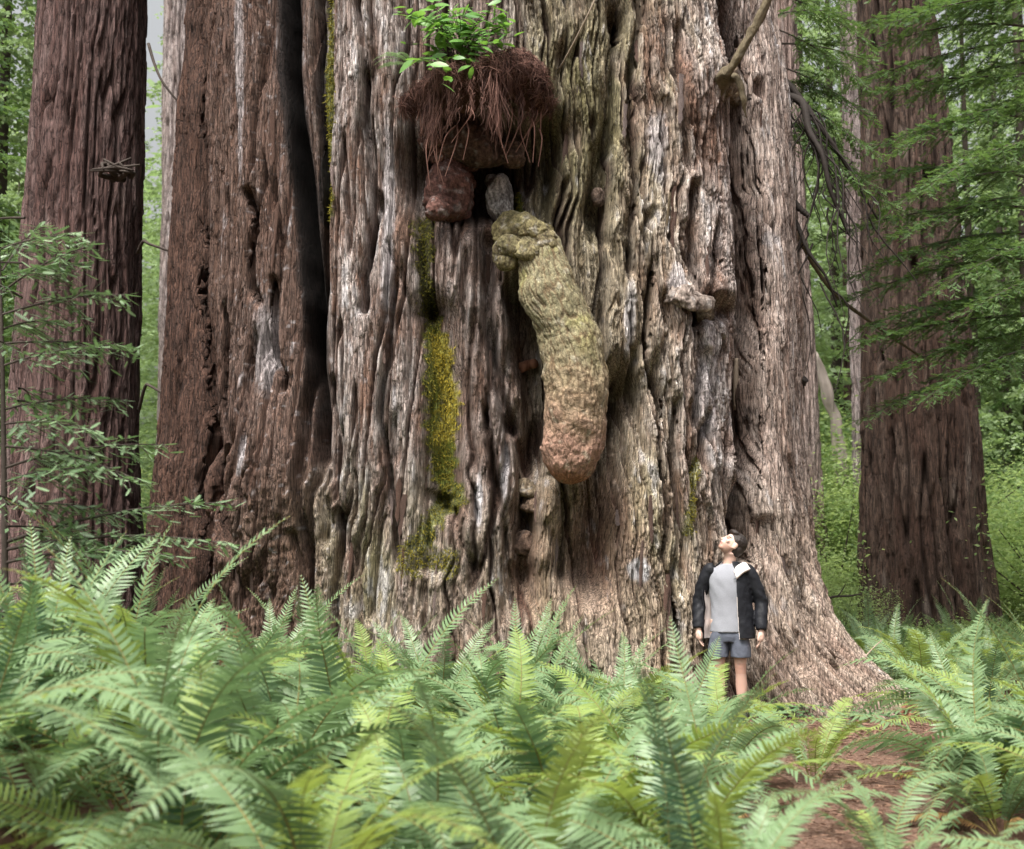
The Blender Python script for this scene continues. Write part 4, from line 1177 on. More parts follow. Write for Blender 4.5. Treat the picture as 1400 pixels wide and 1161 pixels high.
r = np.random.default_rng(9)
gb = [(1060, -10, 1180, 60, 15.4), (1062, 40, 1170, 110, 15.0), (1064, 90, 1180, 160, 15.2), (1064, 20, 1150, 20, 14.6), (1068, 130, 1190, 210, 15.0), (1068, 150, 1165, 250, 14.8),
      (1070, 160, 1210, 280, 15.2), (1066, 60, 1200, 90, 16.0), (1066, -60, 1140, -10, 15.0), (1070, 180, 1140, 200, 15.6), (1064, 110, 1130, 130, 15.8)]
for (ax, ay, bx, by, yy) in gb:
    a = at(ax, ay, 15.3); b_ = at(bx, by, yy)
    v = b_ - a; L = float(np.linalg.norm(v)); dr = .2
    mbl, mbw = MB(), MB()
    branch_geo(mbl, a - G0, v + np.array([0, 0, dr * L]), L, r, int(20 * L) + 6, .55, .13, SPR4, dr, sprigs_per_m=34, wood=mbw, flat=.4, tilt_down=.4)
    br = link('leafy_branch', mbw.mesh('leafy_branch'), M_deadwood, giant); link('needles', mbl.mesh('needles'), M_crown, br)

# forest behind: shared crowns on individual trees
def crown_mesh(name, H, Rm, seed, mat, n, spl=.20, z0=0.6):
    r = np.random.default_rng(seed); mb = MB()
    for i in range(n):
        f = (i + r.random()) / n
        z = z0 + (H - z0) * f; rad = Rm * (1 - .75 * f) * r.uniform(.6, 1.15)
        az = i * 2.4 + r.normal(0, .3)
        branch_geo(mb, np.array([0, 0, z]), np.array([math.cos(az), math.sin(az), .12]), rad, r, int(5 + rad * 6), .32 * rad + .25, spl * .72, CLUMP, .25, sprigs_per_m=19, flat=.8, tilt_down=.35)
    me = mb.mesh(name); me.materials.append(mat); return me
CR_D = [crown_mesh('crown', 16, 2.6, 60 + i, M_crown, 84, .25) for i in range(2)]
CR_P = [crown_mesh('crown', 17, 2.9, 70 + i, M_crown_p, 84, .26) for i in range(3)]
def trunk_cyl(H, r0, seed):
    mb = MB(); P = smooth_path([(0, 0, 0), (.05, 0, H * .3), (-.05, .04, H * .6), (0, 0, H)], 16)
    tube(mb, P, np.linspace(r0, .03, 16), 10); return mb.mesh('slim_trunk')
TK = [trunk_cyl(16, .14, 1), trunk_cyl(17, .17, 2)]
def conifer(x, y, pale, label, group, sc=1.0):
    o = thing('conifer_tree', label, 'tree', (x, y, float(gz(x, y)) - .05), fr_rng.uniform(0, 6.28), group)
    cr = (CR_P if pale else CR_D); c = link('crown', cr[fr_rng.integers(len(cr))], None, o); t = link('trunk', TK[int(pale)], M_deadwood, o)
    c.scale = t.scale = (sc, sc, sc * fr_rng.uniform(.9, 1.15))
    return o
cr_ = np.random.default_rng(12)
for i in range(34):
    y = cr_.uniform(26, 60); px = cr_.uniform(1060, 1520)
    if y < 30 and 1080 < px < 1200: continue
    pale = cr_.random() < .72; w_ = ('pale' if pale else 'dark') + ' green conifer in the ' + ('nearer' if y < 42 else 'far') + ' forest right of the giant'
    conifer(xa(px, y), y, pale, w_, w_.replace('conifer', 'conifers'), cr_.uniform(.8, 1.2))
for i in range(22):
    y = cr_.uniform(22, 55); px = cr_.uniform(-140, 300)
    if y < 30 and 190 < px < 270: continue
    pale = px > 150 or cr_.random() < .45; w_ = ('pale' if pale else 'dark') + ' green conifer in the ' + ('nearer' if y < 40 else 'far') + ' forest left of the giant'
    conifer(xa(px, y), y, pale, w_, w_.replace('conifer', 'conifers'), cr_.uniform(.8, 1.2))

mb = MB(); r = np.random.default_rng(77)
nP = 42000
ang = r.uniform(-.62, .62, nP); yy = r.uniform(62, 88, nP); xx = np.tan(ang) * yy
zt = 21 + 11 * fbm(xx * .08, yy * .05, 3, 5) + 7 * gn(xx * .35, yy * 0, 6)
zz_ = gz(xx, yy) + r.random(nP) ** .8 * np.clip(zt, 3, 30)
stamp(mb, *lance(1, .5), frames(np.stack([xx, yy, zz_], -1), r.normal(0, 1, (nP, 3)) * [1, .6, .35], np.array([0, -.3, 1.0]) + r.normal(0, .5, (nP, 3)), r.uniform(.5, 1.2, nP)), np.clip(.45 + .25 * r.standard_normal(nP), 0, 1))
far = link('distant_forest', mb.mesh('distant_forest'), M_crown_p)
tag(far, 'distant green forest wall closing the view between the trunks', 'forest', kind='stuff')

# leafy shrubs
def shrub_mesh(name, Rm, Hm, n, leaf, seed, mat, lw=.55):
    r = np.random.default_rng(seed); mb = MB()
    cl = r.normal(0, 1, (26, 3)); cl /= np.linalg.norm(cl, axis=1)[:, None]
    cl = cl * (r.random((26, 1)) ** .4) * [Rm, Rm, Hm * .5] + [0, 0, Hm * .55]
    k = r.integers(0, 26, n)
    p = cl[k] + r.normal(0, 1, (n, 3)) * [Rm * .24, Rm * .24, Hm * .11]
    p[:, 2] = np.clip(p[:, 2], .05, None)
    stamp(mb, *lance(1, lw), frames(p, r.normal(0, 1, (n, 3)) * [1, 1, .4], np.array([0, -.25, 1.0]) + r.normal(0, .45, (n, 3)), leaf * r.uniform(.6, 1.2, n)), np.clip(.5 + .2 * r.standard_normal(n) + (r.random(26)[k] - .5) * .4, 0, 1))
    me = mb.mesh(name); me.materials.append(mat); return me
def stems_mesh(Rm, Hm, seed):
    r = np.random.default_rng(seed); mb = MB()
    for i in range(9):
        e = np.array([r.normal(0, Rm * .5), r.normal(0, Rm * .5), Hm * r.uniform(.6, .95)])
        tube(mb, smooth_path([(0, 0, 0), e * [.3, .3, .5], e], 7), np.linspace(.014, .004, 7), 5, cap=False)
    return mb.mesh('stems')
SH = [shrub_mesh('foliage', 1.2, 2.0, 9000, .058, 81, M_shrub), shrub_mesh('foliage', 1.0, 1.5, 7000, .055, 82, M_shrub, .4), shrub_mesh('foliage', .8, .8, 3600, .055, 83, M_shrub)]
ST = [stems_mesh(1.2, 2.0, 1), stems_mesh(1.0, 1.5, 2), stems_mesh(.8, .8, 3)]
def shrub(x, y, k, label, group=None, sc=1.0, kind=0):
    o = thing('shrub', label, 'shrub', (x, y, float(gz(x, y)) - .03), fr_rng.uniform(0, 6.28), group)
    a = link('foliage', SH[k], None, o); b_ = link('stem', ST[k], M_deadwood, o)
    a.scale = b_.scale = (sc, sc, sc)
    return o
sh = np.random.default_rng(15)
for px, y, k, s_ in [(1115, 25, 0, 2.1), (1150, 23.5, 0, 1.5), (1185, 27, 0, 2.0), (1105, 28, 0, 2.5), (1160, 30, 0, 2.4), (1215, 30, 0, 2.2), (1135, 22.5, 0, 1.5), (1168, 24.5, 0, 1.8), (1130, 21.5, 1, 1.0), (1140, 19.5, 1, .8), (1175, 18.6, 2, .8)]:
    shrub(xa(px, y), y, k, 'bright green leafy shrub between the giant and the right redwood', 'bright shrubs between giant and right redwood', s_)
for i in range(22):
    y = sh.uniform(21, 34); px = sh.uniform(1290, 1500) if i % 3 else sh.uniform(1090, 1300)
    if px < 1370 and y < 24: continue
    shrub(xa(px, y), y, int(sh.integers(0, 2)), 'green shrub in the understory beyond the right redwood', 'understory shrubs beyond the right redwood', sh.uniform(1, 1.9))
for i in range(14):
    y = sh.uniform(15.0, 19.5); px = sh.uniform(1190, 1420)
    shrub(xa(px, y), y, 2, 'low green shrub in the undergrowth before the right redwood', 'low shrubs before the right redwood', sh.uniform(.6, .95))
for i in range(14):
    y = sh.uniform(20, 36); px = sh.uniform(-80, 270)
    shrub(xa(px, y), y, int(sh.integers(0, 2)), 'green shrub in the forest gap beside the left redwood', 'shrubs beside the left redwood', sh.uniform(1, 1.8))

# ------------------------------------------------------------------ root mat with the plant growing on it
mat_top, _ = surf(655, 20)
p_mid, _ = surf(560, 150); 
YM = 12.75
mc = at(658, 150, YM)
rm = thing('root_mat', 'red brown mat of hanging roots and needles on the ledge high on the giant trunk', 'root mat', tuple(mc))
mb = MB()
def mc_col(u, s_, l, nz, cr, idd):
    return np.clip(np.ones((*u.shape, 3)) * np.array([0.085, 0.040, 0.030]) * (1 + .6 * nz)[..., None], .01, .5)
G0_keep = G0; G0 = mc
lump(mb, [at(580, 150, YM + .25), at(608, 128, YM), at(652, 116, YM - .12), at(702, 116, YM), at(738, 150, YM + .28)], [.08, .15, .18, .19, .09], [.25, .42, .50, .42, .25], 110, 100, .11, 4, 90, mc_col, .02)
G0 = G0_keep
soil_v = mb.v[0].copy()
link('soil', mb.mesh('root_mat_soil'), M_burl, rm)
mb = MB(); r = np.random.default_rng(31)
LV = soil_v.reshape(100, 110, 3); LC = LV.mean(1, keepdims=True); LN = LV - LC; LN /= np.linalg.norm(LN, axis=2)[..., None] + 1e-6
cnt = 0
while cnt < 4600:                                           # needles and rootlets lying tangled over the mat
    a_, b2 = r.integers(3, 97), r.integers(0, 110)
    nv = LN[a_, b2]
    if nv[1] > .35 or nv[2] < -.55 or gn(np.array([a_ / 11.0]), np.array([b2 / 9.0]), 8)[0] < -.28: continue
    q = LV[a_, b2] + nv * r.uniform(0, .05)
    d = r.normal(0, 1, 3) + [0, 0, -.45 - .5 * (a_ < 45)]; d -= nv * (d @ nv) * .85; d /= np.linalg.norm(d)
    L = r.uniform(.06, .24)
    w = np.array([q + d * L * (t - .3) + nv * .03 * math.sin(3 * t) + np.array([0, 0, -.10 * L * t * t]) for t in np.linspace(0, 1, 4)])
    tube(mb, w, np.linspace(r.uniform(.002, .0055), .0014, 4), 3, np.clip(r.normal(.42, .33), 0, 1), cap=False); cnt += 1
CLUS = [(.02, .34, 240, .3), (.07, .42, 300, .42), (.12, .34, 200, .5), (.23, .28, 110, .5), (.28, .20, 70, .3), (.42, .17, 90, .6), (.53, .20, 80, .25), (.60, .34, 90, .55), (.66, .46, 120, .6), (.73, .26, 60, .3), (.87, .24, 80, .3), (.98, .18, 60, .3)]
CK = [k for k, c in enumerate(CLUS) for _ in range(c[2])]
for i, k in enumerate(CK):                                  # ragged bunches hanging from its lower edge
    cu, cl_, _, ctint = CLUS[k]
    off = r.normal(0, 1); u = cu + off * .020
    arch = math.sin(math.pi * min(1, max(0, u)))
    q = at(582 + 150 * u, r.uniform(96, 160) - 8 * arch, YM + .02 - (.16 + .47 * arch) * r.uniform(.80, 1.10)) - mc
    L = .82 * cl_ * r.uniform(.3, 1.2)
    d = np.array([r.normal(-.05, .14) - off * .10, r.normal(-.06, .12), -1.0])
    w = np.array([q + d * L * t + np.array([.025 * math.sin(5 * t + i) * t, -.06 * math.sin(2.5 * t), 0]) for t in np.linspace(0, 1, 5)])
    tube(mb, w, np.linspace(r.uniform(.0025, .006), .0012, 5), 3, np.clip(r.normal(ctint, .25), 0, 1), cap=False)
o = link('hanging_roots', mb.mesh('hanging_roots'), M_root, rm); o['kind'] = 'stuff'
mb = MB()
for i in range(26):
    u = r.uniform(.1, .95); q = at(552 + 206 * u, r.uniform(120, 185), YM - .38 * math.sin(math.pi * u) + .1) - mc
    L = r.uniform(.25, .6)
    w = smooth_path([q, q + np.array([r.normal(0, .05), -.1, -.35 * L]), q + np.array([r.normal(0, .1), -.07, -L])], 9)
    tube(mb, w, np.linspace(.010, .004, 9), 5, r.uniform(.6, 1), cap=False)
o = link('thick_root', mb.mesh('thick_root'), M_root, rm); o['kind'] = 'stuff'

pl_base = at(630, 95, YM - .05)
plant = thing('huckleberry_bush', 'bright green leafy bush sprouting on top of the root mat', 'bush', tuple(pl_base))
r = np.random.default_rng(17)
LM = []
for k in range(5):
    mb = MB()
    L = 1.0; w = r.uniform(.42, .55)
    xs = np.array([0, .2, .5, .8, 1.0]); ws = np.array([.06, .75, 1, .6, 0]) * w / 2
    v = []
    for x, ww in zip(xs, ws):
        dz = -.18 * x * x
        v += [[x, -ww, dz + .12 * ww], [x, 0, dz], [x, ww, dz + .12 * ww]]
    mb.add(np.array(v), [grid_faces(5, 3)], np.clip(r.normal(.5, .15), 0, 1))
    me = mb.mesh('leaf'); me.materials.append(M_huck); LM.append(me)
mb = MB(); leaf_m = []
for i in range(60):
    ex, ey = r.uniform(545, 705), r.uniform(-5, 118)
    if ey > 85 and r.random() < .5: ey -= 60
    e = at(ex, ey, YM - r.uniform(.30, .85)) - pl_base
    P = smooth_path([(r.normal(0, .08), r.normal(0, .05), 0), e * [.4, .5, .6] + [0, 0, .08], e], 10)
    tube(mb, P, np.linspace(.006, .002, 10), 4, cap=False)
    for t in np.linspace(.5, 1, 5):
        q = np.array([np.interp(t, np.linspace(0, 1, 10), P[:, a]) for a in range(3)])
        az = r.uniform(0, 6.28)
        d = np.array([math.cos(az), math.sin(az) * .7 - .25, r.normal(-.05, .3)])
        leaf_m.append((q, d, r.uniform(.10, .19)))
link('stem', mb.mesh('huckleberry_stem'), M_deadwood, plant)
fm = frames(np.array([a[0] for a in leaf_m]), np.array([a[1] for a in leaf_m]), np.array([0, -.55, 1.0]) + r.normal(0, .3, (len(leaf_m), 3)), np.array([a[2] for a in leaf_m]))
for i, M in enumerate(fm[:298]):
    o = link('leaf', LM[i % 5], None, plant); o.matrix_local = Matrix(M.tolist())
# small fern on the left of the mat
sf = thing('small_fern', 'small dark fern growing at the left end of the root mat', 'fern', tuple(at(566, 90, YM - .15)))
for az, s_ in ((200, .42), (185, .38), (220, .40), (165, .36), (240, .35), (320, .3)):
    add_frond(sf, FR['green'][6], R(az), .2, s_, .0)

# ------------------------------------------------------------------ man looking up
MX, MY = xa(994, 12.72), 12.72
man = thing('person', 'man in black jacket, grey shirt and shorts looking up beside the giant trunk', 'person', (MX, MY, float(gz(MX, MY))), R(-14))
def solid(name, build, mat, vox=.007, smooth_it=4, parent=man, colfn=None, factor=.5):
    """closed overlapping pieces fused into one continuous skin"""
    mb = MB(); build(mb)
    me = mb.mesh(name + '_raw')
    o = bpy.data.objects.new(name + '_raw', me); COL.objects.link(o)
    md = o.modifiers.new('r', 'REMESH'); md.mode = 'VOXEL'; md.voxel_size = vox; md.use_smooth_shade = True
    sm = o.modifiers.new('s', 'SMOOTH'); sm.factor = factor; sm.iterations = smooth_it
    dg = bpy.context.evaluated_depsgraph_get()
    me2 = bpy.data.meshes.new_from_object(o.evaluated_get(dg))
    bpy.data.objects.remove(o); bpy.data.meshes.remove(me)
    me2.name = name
    if colfn:
        n = len(me2.vertices); v = np.zeros(n * 3, np.float32); me2.vertices.foreach_get('co', v)
        c = colfn(v.reshape(-1, 3).astype(float))
        a = me2.attributes.new('hue', 'FLOAT_COLOR', 'POINT')
        a.data.foreach_set('color', np.concatenate([c, np.ones((n, 1))], 1).astype(np.float32).ravel())
    me2.materials.clear()
    return link(name, me2, mat, parent)

def ell(mb, c, rad, Rm=None, n=18):
    th = np.linspace(0, math.pi, n); ph = np.linspace(0, 2 * math.pi, 2 * n, endpoint=False)
    A, B = np.meshgrid(th[1:-1], ph, indexing='ij')
    v = np.stack([np.sin(A) * np.cos(B), np.sin(A) * np.sin(B), np.cos(A)], -1).reshape(-1, 3)
    v = np.concatenate([v, [[0, 0, 1], [0, 0, -1]]]) * np.array(rad) * (1.0 if Rm is None else 1.04)
    if Rm is not None: v = v @ np.array(Rm).T
    v = v + np.array(c)
    m = 2 * n; k = (n - 2) * m; i = np.arange(m); j = (i + 1) % m
    mb.add(v, [grid_faces(n - 2, m, True), np.stack([np.full(m, k), i, j], 1)[:, ::-1], np.stack([np.full(m, k + 1), (n - 3) * m + j, (n - 3) * m + i], 1)[:, ::-1]])

def ring_loft(mb, rings, n=40, a0=0, a1=2 * math.pi, closed=True, wr=0.0, seed=0):
    """rings: (cx, cy, z, rx, ry); angle 0 faces the camera (-y), positive to +x"""
    m = len(rings)
    th = np.linspace(a0, a1, n, endpoint=not closed)
    rr = np.array(rings, float)
    if m < 30:
        u = np.linspace(0, 1, m); uu = np.linspace(0, 1, 36)
        rr = np.stack([np.interp(uu, u, rr[:, i]) for i in range(5)], -1)
        for _ in range(2): rr[1:-1] = .25 * rr[:-2] + .5 * rr[1:-1] + .25 * rr[2:]
        m = 36
    TH, ZZ = np.meshgrid(th, rr[:, 2])
    k = 1 + wr * fbm(TH * 1.6 + 3, ZZ * 9 + TH, 3, seed)
    V_ = np.stack([rr[:, 0:1] + rr[:, 3:4] * np.sin(TH) * k, rr[:, 1:2] - rr[:, 4:5] * np.cos(TH) * k, ZZ], -1)
    v = V_.reshape(-1, 3); fs = [grid_faces(m, n, closed)]
    if closed:
        v = np.concatenate([v, [V_[0].mean(0), V_[-1].mean(0)]]); kk = m * n; i = np.arange(n); j = (i + 1) % n
        fs += [np.stack([np.full(n, kk), j, i], 1), np.stack([np.full(n, kk + 1), (m - 1) * n + i, (m - 1) * n + j], 1)]
    mb.add(v, fs)
    return V_

HC = np.array([0.035, -0.015, 1.655])
def rotx(a): return np.array([[1, 0, 0], [0, math.cos(a), -math.sin(a)], [0, math.sin(a), math.cos(a)]])
def rotz(a): return np.array([[math.cos(a), -math.sin(a), 0], [math.sin(a), math.cos(a), 0], [0, 0, 1]])
HR = rotz(R(-60)) @ rotx(R(-42))         # face turned to the picture's left and up
HS = 1.04
def hp(x, y, z): return HC + HS * (HR @ np.array([x, y, z]))

WR = {-1: np.array([-.282, -.055, .855]), 1: np.array([.298, -.045, .845])}
EL = {-1: np.array([-.285, .035, 1.12]), 1: np.array([.300, .04, 1.11])}
SHD = {-1: np.array([-.175, .0, 1.415]), 1: np.array([.18, .0, 1.41])}
def build_body(mb):
    for s_ in (-1, 1):
        kx = .10 * s_
        tube(mb, [(kx * .9, 0, .95), (kx, -.005, .72), (kx, -.012, .52), (kx * 1.02, .0, .44), (kx * 1.04, .018, .34), (kx * 1.06, .015, .20), (kx * 1.08, .012, .09), (kx * 1.08, .0, .05)],
             [.088, .075, .054, .050, .056, .042, .033, .035], 18)
        tube(mb, [(kx * 1.08, .03, .045), (kx * 1.15, -.08, .04), (kx * 1.25, -.17, .03)], [.035, .038, .025], 12)
        tube(mb, [SHD[s_], .5 * SHD[s_] + .5 * EL[s_], EL[s_], .5 * (EL[s_] + WR[s_]), WR[s_]], [.055, .047, .040, .037, .026], 14)
        w = WR[s_]
        f = np.array([-.1 * s_, -.10, -1.0]); f /= np.linalg.norm(f)
        tube(mb, [w, w + f * .03, w + f * .065, w + f * .09], [.024, .033, .034, .028], 12)
        # four fingers of unequal length, slightly curled, and the thumb
        fwd = np.array([0, -1.0, -.1]); 
        for q, (ln, off) in enumerate(((.070, -.030), (.080, -.010), (.074, .011), (.058, .030))):
            b0 = w + f * .082 + np.array([0, off * 1.05, 0])
            curl = np.array([-.02 * s_, .006, 0])
            tube(mb, [b0 - f * .02, b0 + f * ln * .45 + curl * .3, b0 + f * ln * .8 + curl * 1.0, b0 + f * ln + curl * 1.7], [.0098, .0092, .0084, .007], 8)
        t0 = w + f * .025 + np.array([-.006 * s_, -.026, 0])
        tube(mb, [t0, t0 + np.array([-.012 * s_, -.022, -.030]), t0 + np.array([-.016 * s_, -.026, -.062])], [.013, .0115, .009], 8)
    ring_loft(mb, [(0, 0, .86, .125, .085), (0, 0, .98, .13, .09), (0, .0, 1.12, .135, .09), (0, .0, 1.28, .155, .10), (0, .0, 1.40, .15, .085), (0, .0, 1.46, .07, .06)], 30)
    tube(mb, [(0, .015, 1.40), (.008, .01, 1.48), (.02, .0, 1.55), hp(0, .03, -.05)], [.075, .060, .056, .058], 16)
    ell(mb, hp(0, .015, .03), (.076, .096, .092), HR)            # skull
    ell(mb, hp(0, -.022, -.035), (.060, .070, .075), HR)         # face and jaw
    ell(mb, hp(0, -.060, -.085), (.034, .030, .024), HR)         # chin
    ell(mb, hp(0, -.074, .022), (.050, .018, .016), HR)          # brow
    ell(mb, hp(0, -.083, -.052), (.026, .015, .016), HR)         # mouth
    tube(mb, [hp(0, -.080, .018), hp(0, -.096, -.004), hp(0, -.110, -.026), hp(0, -.088, -.034)], [.010, .011, .0135, .010], 10)
    for s_ in (-1, 1):
        ell(mb, hp(s_ * .046, -.066, -.018), (.022, .018, .018), HR)
        ell(mb, hp(s_ * .075, .012, -.012), (.012, .021, .034), HR)
def skin_col(v):
    c = np.tile(np.array([0.60, 0.40, 0.325]), (len(v), 1))
    l = (v - HC) @ HR / HS
    head = v[:, 2] > 1.5
    beard = head & (l[:, 1] < .01) & (l[:, 2] < -.045)
    c[beard] = [0.40, 0.245, 0.19]
    lips = head & (l[:, 1] < -.085) & (np.abs(l[:, 0]) < .024) & (l[:, 2] < -.044) & (l[:, 2] > -.060)
    c[lips] = [0.42, 0.17, 0.14]
    for s_ in (-1, 1):
        eye = head & (np.hypot(l[:, 0] - s_ * .032, (l[:, 2] - .009) * 2.6) < .011) & (l[:, 1] < -.05)
        c[eye] = [0.24, 0.15, 0.115]
        br = head & (np.hypot((l[:, 0] - s_ * .036) * .5, (l[:, 2] - .029) * 2.0) < .0115) & (l[:, 1] < -.05)
        c[br] = [0.05, 0.03, 0.02]
    kn = (np.abs(v[:, 2] - .50) < .05)
    c[kn] *= [.92, .86, .84]
    leg = v[:, 2] < .7
    c[leg] *= [.92, .88, .86]
    return c
M_skin, nt, out = new_mat('skin')
a_ = N(nt, 'ShaderNodeAttribute', attribute_name='hue')
b_ = N(nt, 'ShaderNodeBsdfPrincipled', Roughness=.5); b_.inputs['Subsurface Weight'].default_value = .12; b_.inputs['Subsurface Radius'].default_value = (.02, .008, .004)
b_.inputs['Specular IOR Level'].default_value = .35
nt.links.new(a_.outputs['Color'], b_.inputs['Base Color']); nt.links.new(b_.outputs[0], out.inputs['Surface'])
M_shirt = plain_mat('grey_heather_shirt', (0.27, 0.275, 0.305), .9, .2, 160, .22, .25)
M_jacket = plain_mat('black_jacket', (0.009, 0.0095, 0.013), .62, .28, 22, .4, .6)
M_lining = plain_mat('pale_jacket_lining', (0.72, 0.64, 0.61), .85, .2, 90, .08, .2)
M_shorts = plain_mat('slate_shorts', (0.095, 0.105, 0.135), .8, .3, 40, .22, .4)
M_hair = plain_mat('dark_hair', (0.018, 0.011, 0.008), .5, .5, 120, .5, .8, (1, 1, .3))
M_shoe = plain_mat('dark_shoe', (0.03, 0.03, 0.033), .7, .3, 50, .3, .3)
M_print = plain_mat('shirt_print', (0.07, 0.075, 0.09), .9, .2, 60, .1, .05)

solid('body', build_body, M_skin, .0075, 3, colfn=skin_col)
def build_hair(mb):
    ell(mb, hp(0, .030, .050), (.086, .102, .092), HR)
    ell(mb, hp(0, .062, .0), (.078, .066, .082), HR)
    ell(mb, hp(0, -.045, .094), (.066, .050, .034), HR)
    r = np.random.default_rng(2)
    for i in range(60):
        d = r.normal(0, 1, 3); d[1] = d[1] * .8 + .2; d[2] = abs(d[2]); d /= np.linalg.norm(d)
        ell(mb, hp(*(np.array([0, .028, .045]) + d * np.array([.078, .092, .084]))), (.014, .014, .014), None, 6)
solid('hair', build_hair, M_hair, .006, 1)
def build_shirt(mb):
    ring_loft(mb, [(.0, 0, .835, .182, .132), (0, 0, .90, .176, .128), (0, 0, 1.0, .168, .122), (0, 0, 1.12, .168, .120), (0, 0, 1.24, .182, .128), (0, 0, 1.34, .190, .122),
                   (0, 0, 1.41, .172, .100), (.003, .0, 1.452, .105, .080), (.006, .0, 1.475, .069, .068)], 60, wr=.055, seed=4)
    for s_ in (-1, 1):
        tube(mb, [SHD[s_] * [.8, 1, 1], SHD[s_], SHD[s_] * .6 + EL[s_] * .4], [.062, .054, .046], 16)
solid('t_shirt', build_shirt, M_shirt, .009, 2)
mb = MB(); 
for i in range(9):
    x0 = .062 + i * .0062
    tube(mb, [(x0, -.1265 + .0012 * i, 1.330), (x0, -.1265 + .0012 * i, 1.338)], [.0021, .0021], 5)
    tube(mb, [(x0, -.1265 + .0012 * i, 1.338 if i % 2 else 1.330), (x0 + .004, -.1263 + .0012 * i, 1.338 if i % 3 else 1.330)], [.0018, .0018], 5)
link('chest_print', mb.mesh('chest_print'), M_print, man)
def build_shorts(mb):
    ring_loft(mb, [(0, 0, .745, .150, .11), (0, 0, .80, .165, .122), (0, 0, .86, .160, .115), (0, 0, .93, .150, .108)], 40, wr=.03, seed=9)
    for s_ in (-1, 1):
        ring_loft(mb, [(s_ * .105, -.004, .602, .098, .112), (s_ * .103, -.002, .70, .098, .114), (s_ * .090, 0, .80, .088, .114), (s_ * .078, 0, .88, .075, .105)], 36, wr=.07, seed=11 + s_)
solid('shorts', build_shorts, M_shorts, .007, 2)
# open jacket: outer shell, pale lining inside, sleeves
def jacket_rings(e):
    return [(.012, .01, .775, .236 + e, .172 + e), (.010, .01, .92, .226 + e, .164 + e), (.004, .01, 1.10, .212 + e, .156 + e), (0, .008, 1.28, .212 + e, .152 + e), (0, .006, 1.38, .200 + e, .128 + e),
            (0, .006, 1.43, .168 + e, .106 + e), (.003, .006, 1.465, .110 + e, .088 + e), (.006, .012, 1.50, .086 + e, .080 + e)]
def build_jacket(mb):
    t1 = MB()
    Vo = ring_loft(t1, jacket_rings(.0), 70, R(24), R(292), False, .075, 21)
    Vi = ring_loft(MB(), jacket_rings(-.014), 70, R(24), R(292), False, .075, 21)
    m, n = Vo.shape[:2]
    Vo[:, -14:, 0] -= .05 * np.linspace(0, 1, 14)[None] ** 1.5 * sst(1.5, 1.2, Vo[:, -14:, 2]); Vi[:, -14:, 0] -= .05 * np.linspace(0, 1, 14)[None] ** 1.5 * sst(1.5, 1.2, Vi[:, -14:, 2])
    v = np.concatenate([Vo.reshape(-1, 3), Vi.reshape(-1, 3)]); k = m * n
    g_ = grid_faces(m, n)
    rim = np.concatenate([np.arange(n), np.arange(2 * n - 1, m * n, n), np.arange(m * n - 2, (m - 1) * n - 1, -1), np.arange((m - 2) * n, 0, -n)])
    mb.add(v, [g_, g_[:, ::-1] + k, np.stack([rim, rim + k, np.roll(rim, -1) + k, np.roll(rim, -1)], 1)])
    for s_ in (-1, 1):
        a, b_, c2 = SHD[s_], EL[s_], WR[s_]
        P = smooth_path([a * [.75, 1, 1.0], a * [1.05, 1, .99], .5 * (a + b_) + [.012 * s_, 0, 0], b_, .5 * (b_ + c2) + [0, .0, 0], c2 + [0, 0, .012]], 46)
        u = np.linspace(0, 1, 46)
        rad = np.interp(u, [0, .12, .4, .65, .9, 1], [.068, .070, .066, .062, .058, .055]) * (1 + .06 * gn(u * 11, u * 0 + s_, 4))
        rad[-4:] *= np.array([1, .98, .93, .9])
        tube(mb, P, rad, 28)
        v_ = mb.v[-1]; q_ = gn(v_[:, 0] * 9 * s_ + v_[:, 1] * 8 + v_[:, 2] * 17, v_[:, 1] * 9 - v_[:, 2] * 6, 31 + s_)
        v_ += (.012 * q_ * sst(1.5, 1.2, v_[:, 2]))[:, None] * np.array([s_ * .8, -.6, 0])
solid('jacket', build_jacket, M_jacket, .0085, 2)
mb = MB()
Vl = ring_loft(MB(), jacket_rings(-.027), 70, R(25), R(291), False, .075, 21)
Vl[:, -14:, 0] -= .05 * np.linspace(0, 1, 14)[None] ** 1.5 * sst(1.5, 1.2, Vl[:, -14:, 2])
mb.add(Vl.reshape(-1, 3), [grid_faces(*Vl.shape[:2])]); link('lining', mb.mesh('lining'), M_lining, man)
# turned-out pale collar on his left shoulder and at the neck
def build_collar(mb):
    P = smooth_path([(.055, -.088, 1.400), (.080, -.080, 1.450), (.115, -.035, 1.475), (.120, .03, 1.485), (.06, .095, 1.50)], 16)
    Q = smooth_path([(.085, -.135, 1.340), (.150, -.122, 1.400), (.212, -.050, 1.432), (.195, .04, 1.450), (.08, .13, 1.455)], 16)
    rows = np.stack([P + (Q - P) * t + np.array([0, -.006, .020 * math.sin(math.pi * t)]) for t in np.linspace(0, 1, 8)])
    low = rows - np.array([0, -.012, .014])
    m, n = 8, 16; k = m * n; g_ = grid_faces(m, n)
    rim = np.concatenate([np.arange(n), np.arange(2 * n - 1, k, n), np.arange(k - 2, (m - 1) * n - 1, -1), np.arange((m - 2) * n, 0, -n)])
    mb.add(np.concatenate([rows.reshape(-1, 3), low.reshape(-1, 3)]), [g_, g_[:, ::-1] + k, np.stack([rim, rim + k, np.roll(rim, -1) + k, np.roll(rim, -1)], 1)])
mb = MB(); build_collar(mb); link('collar', mb.mesh('collar'), M_lining, man)
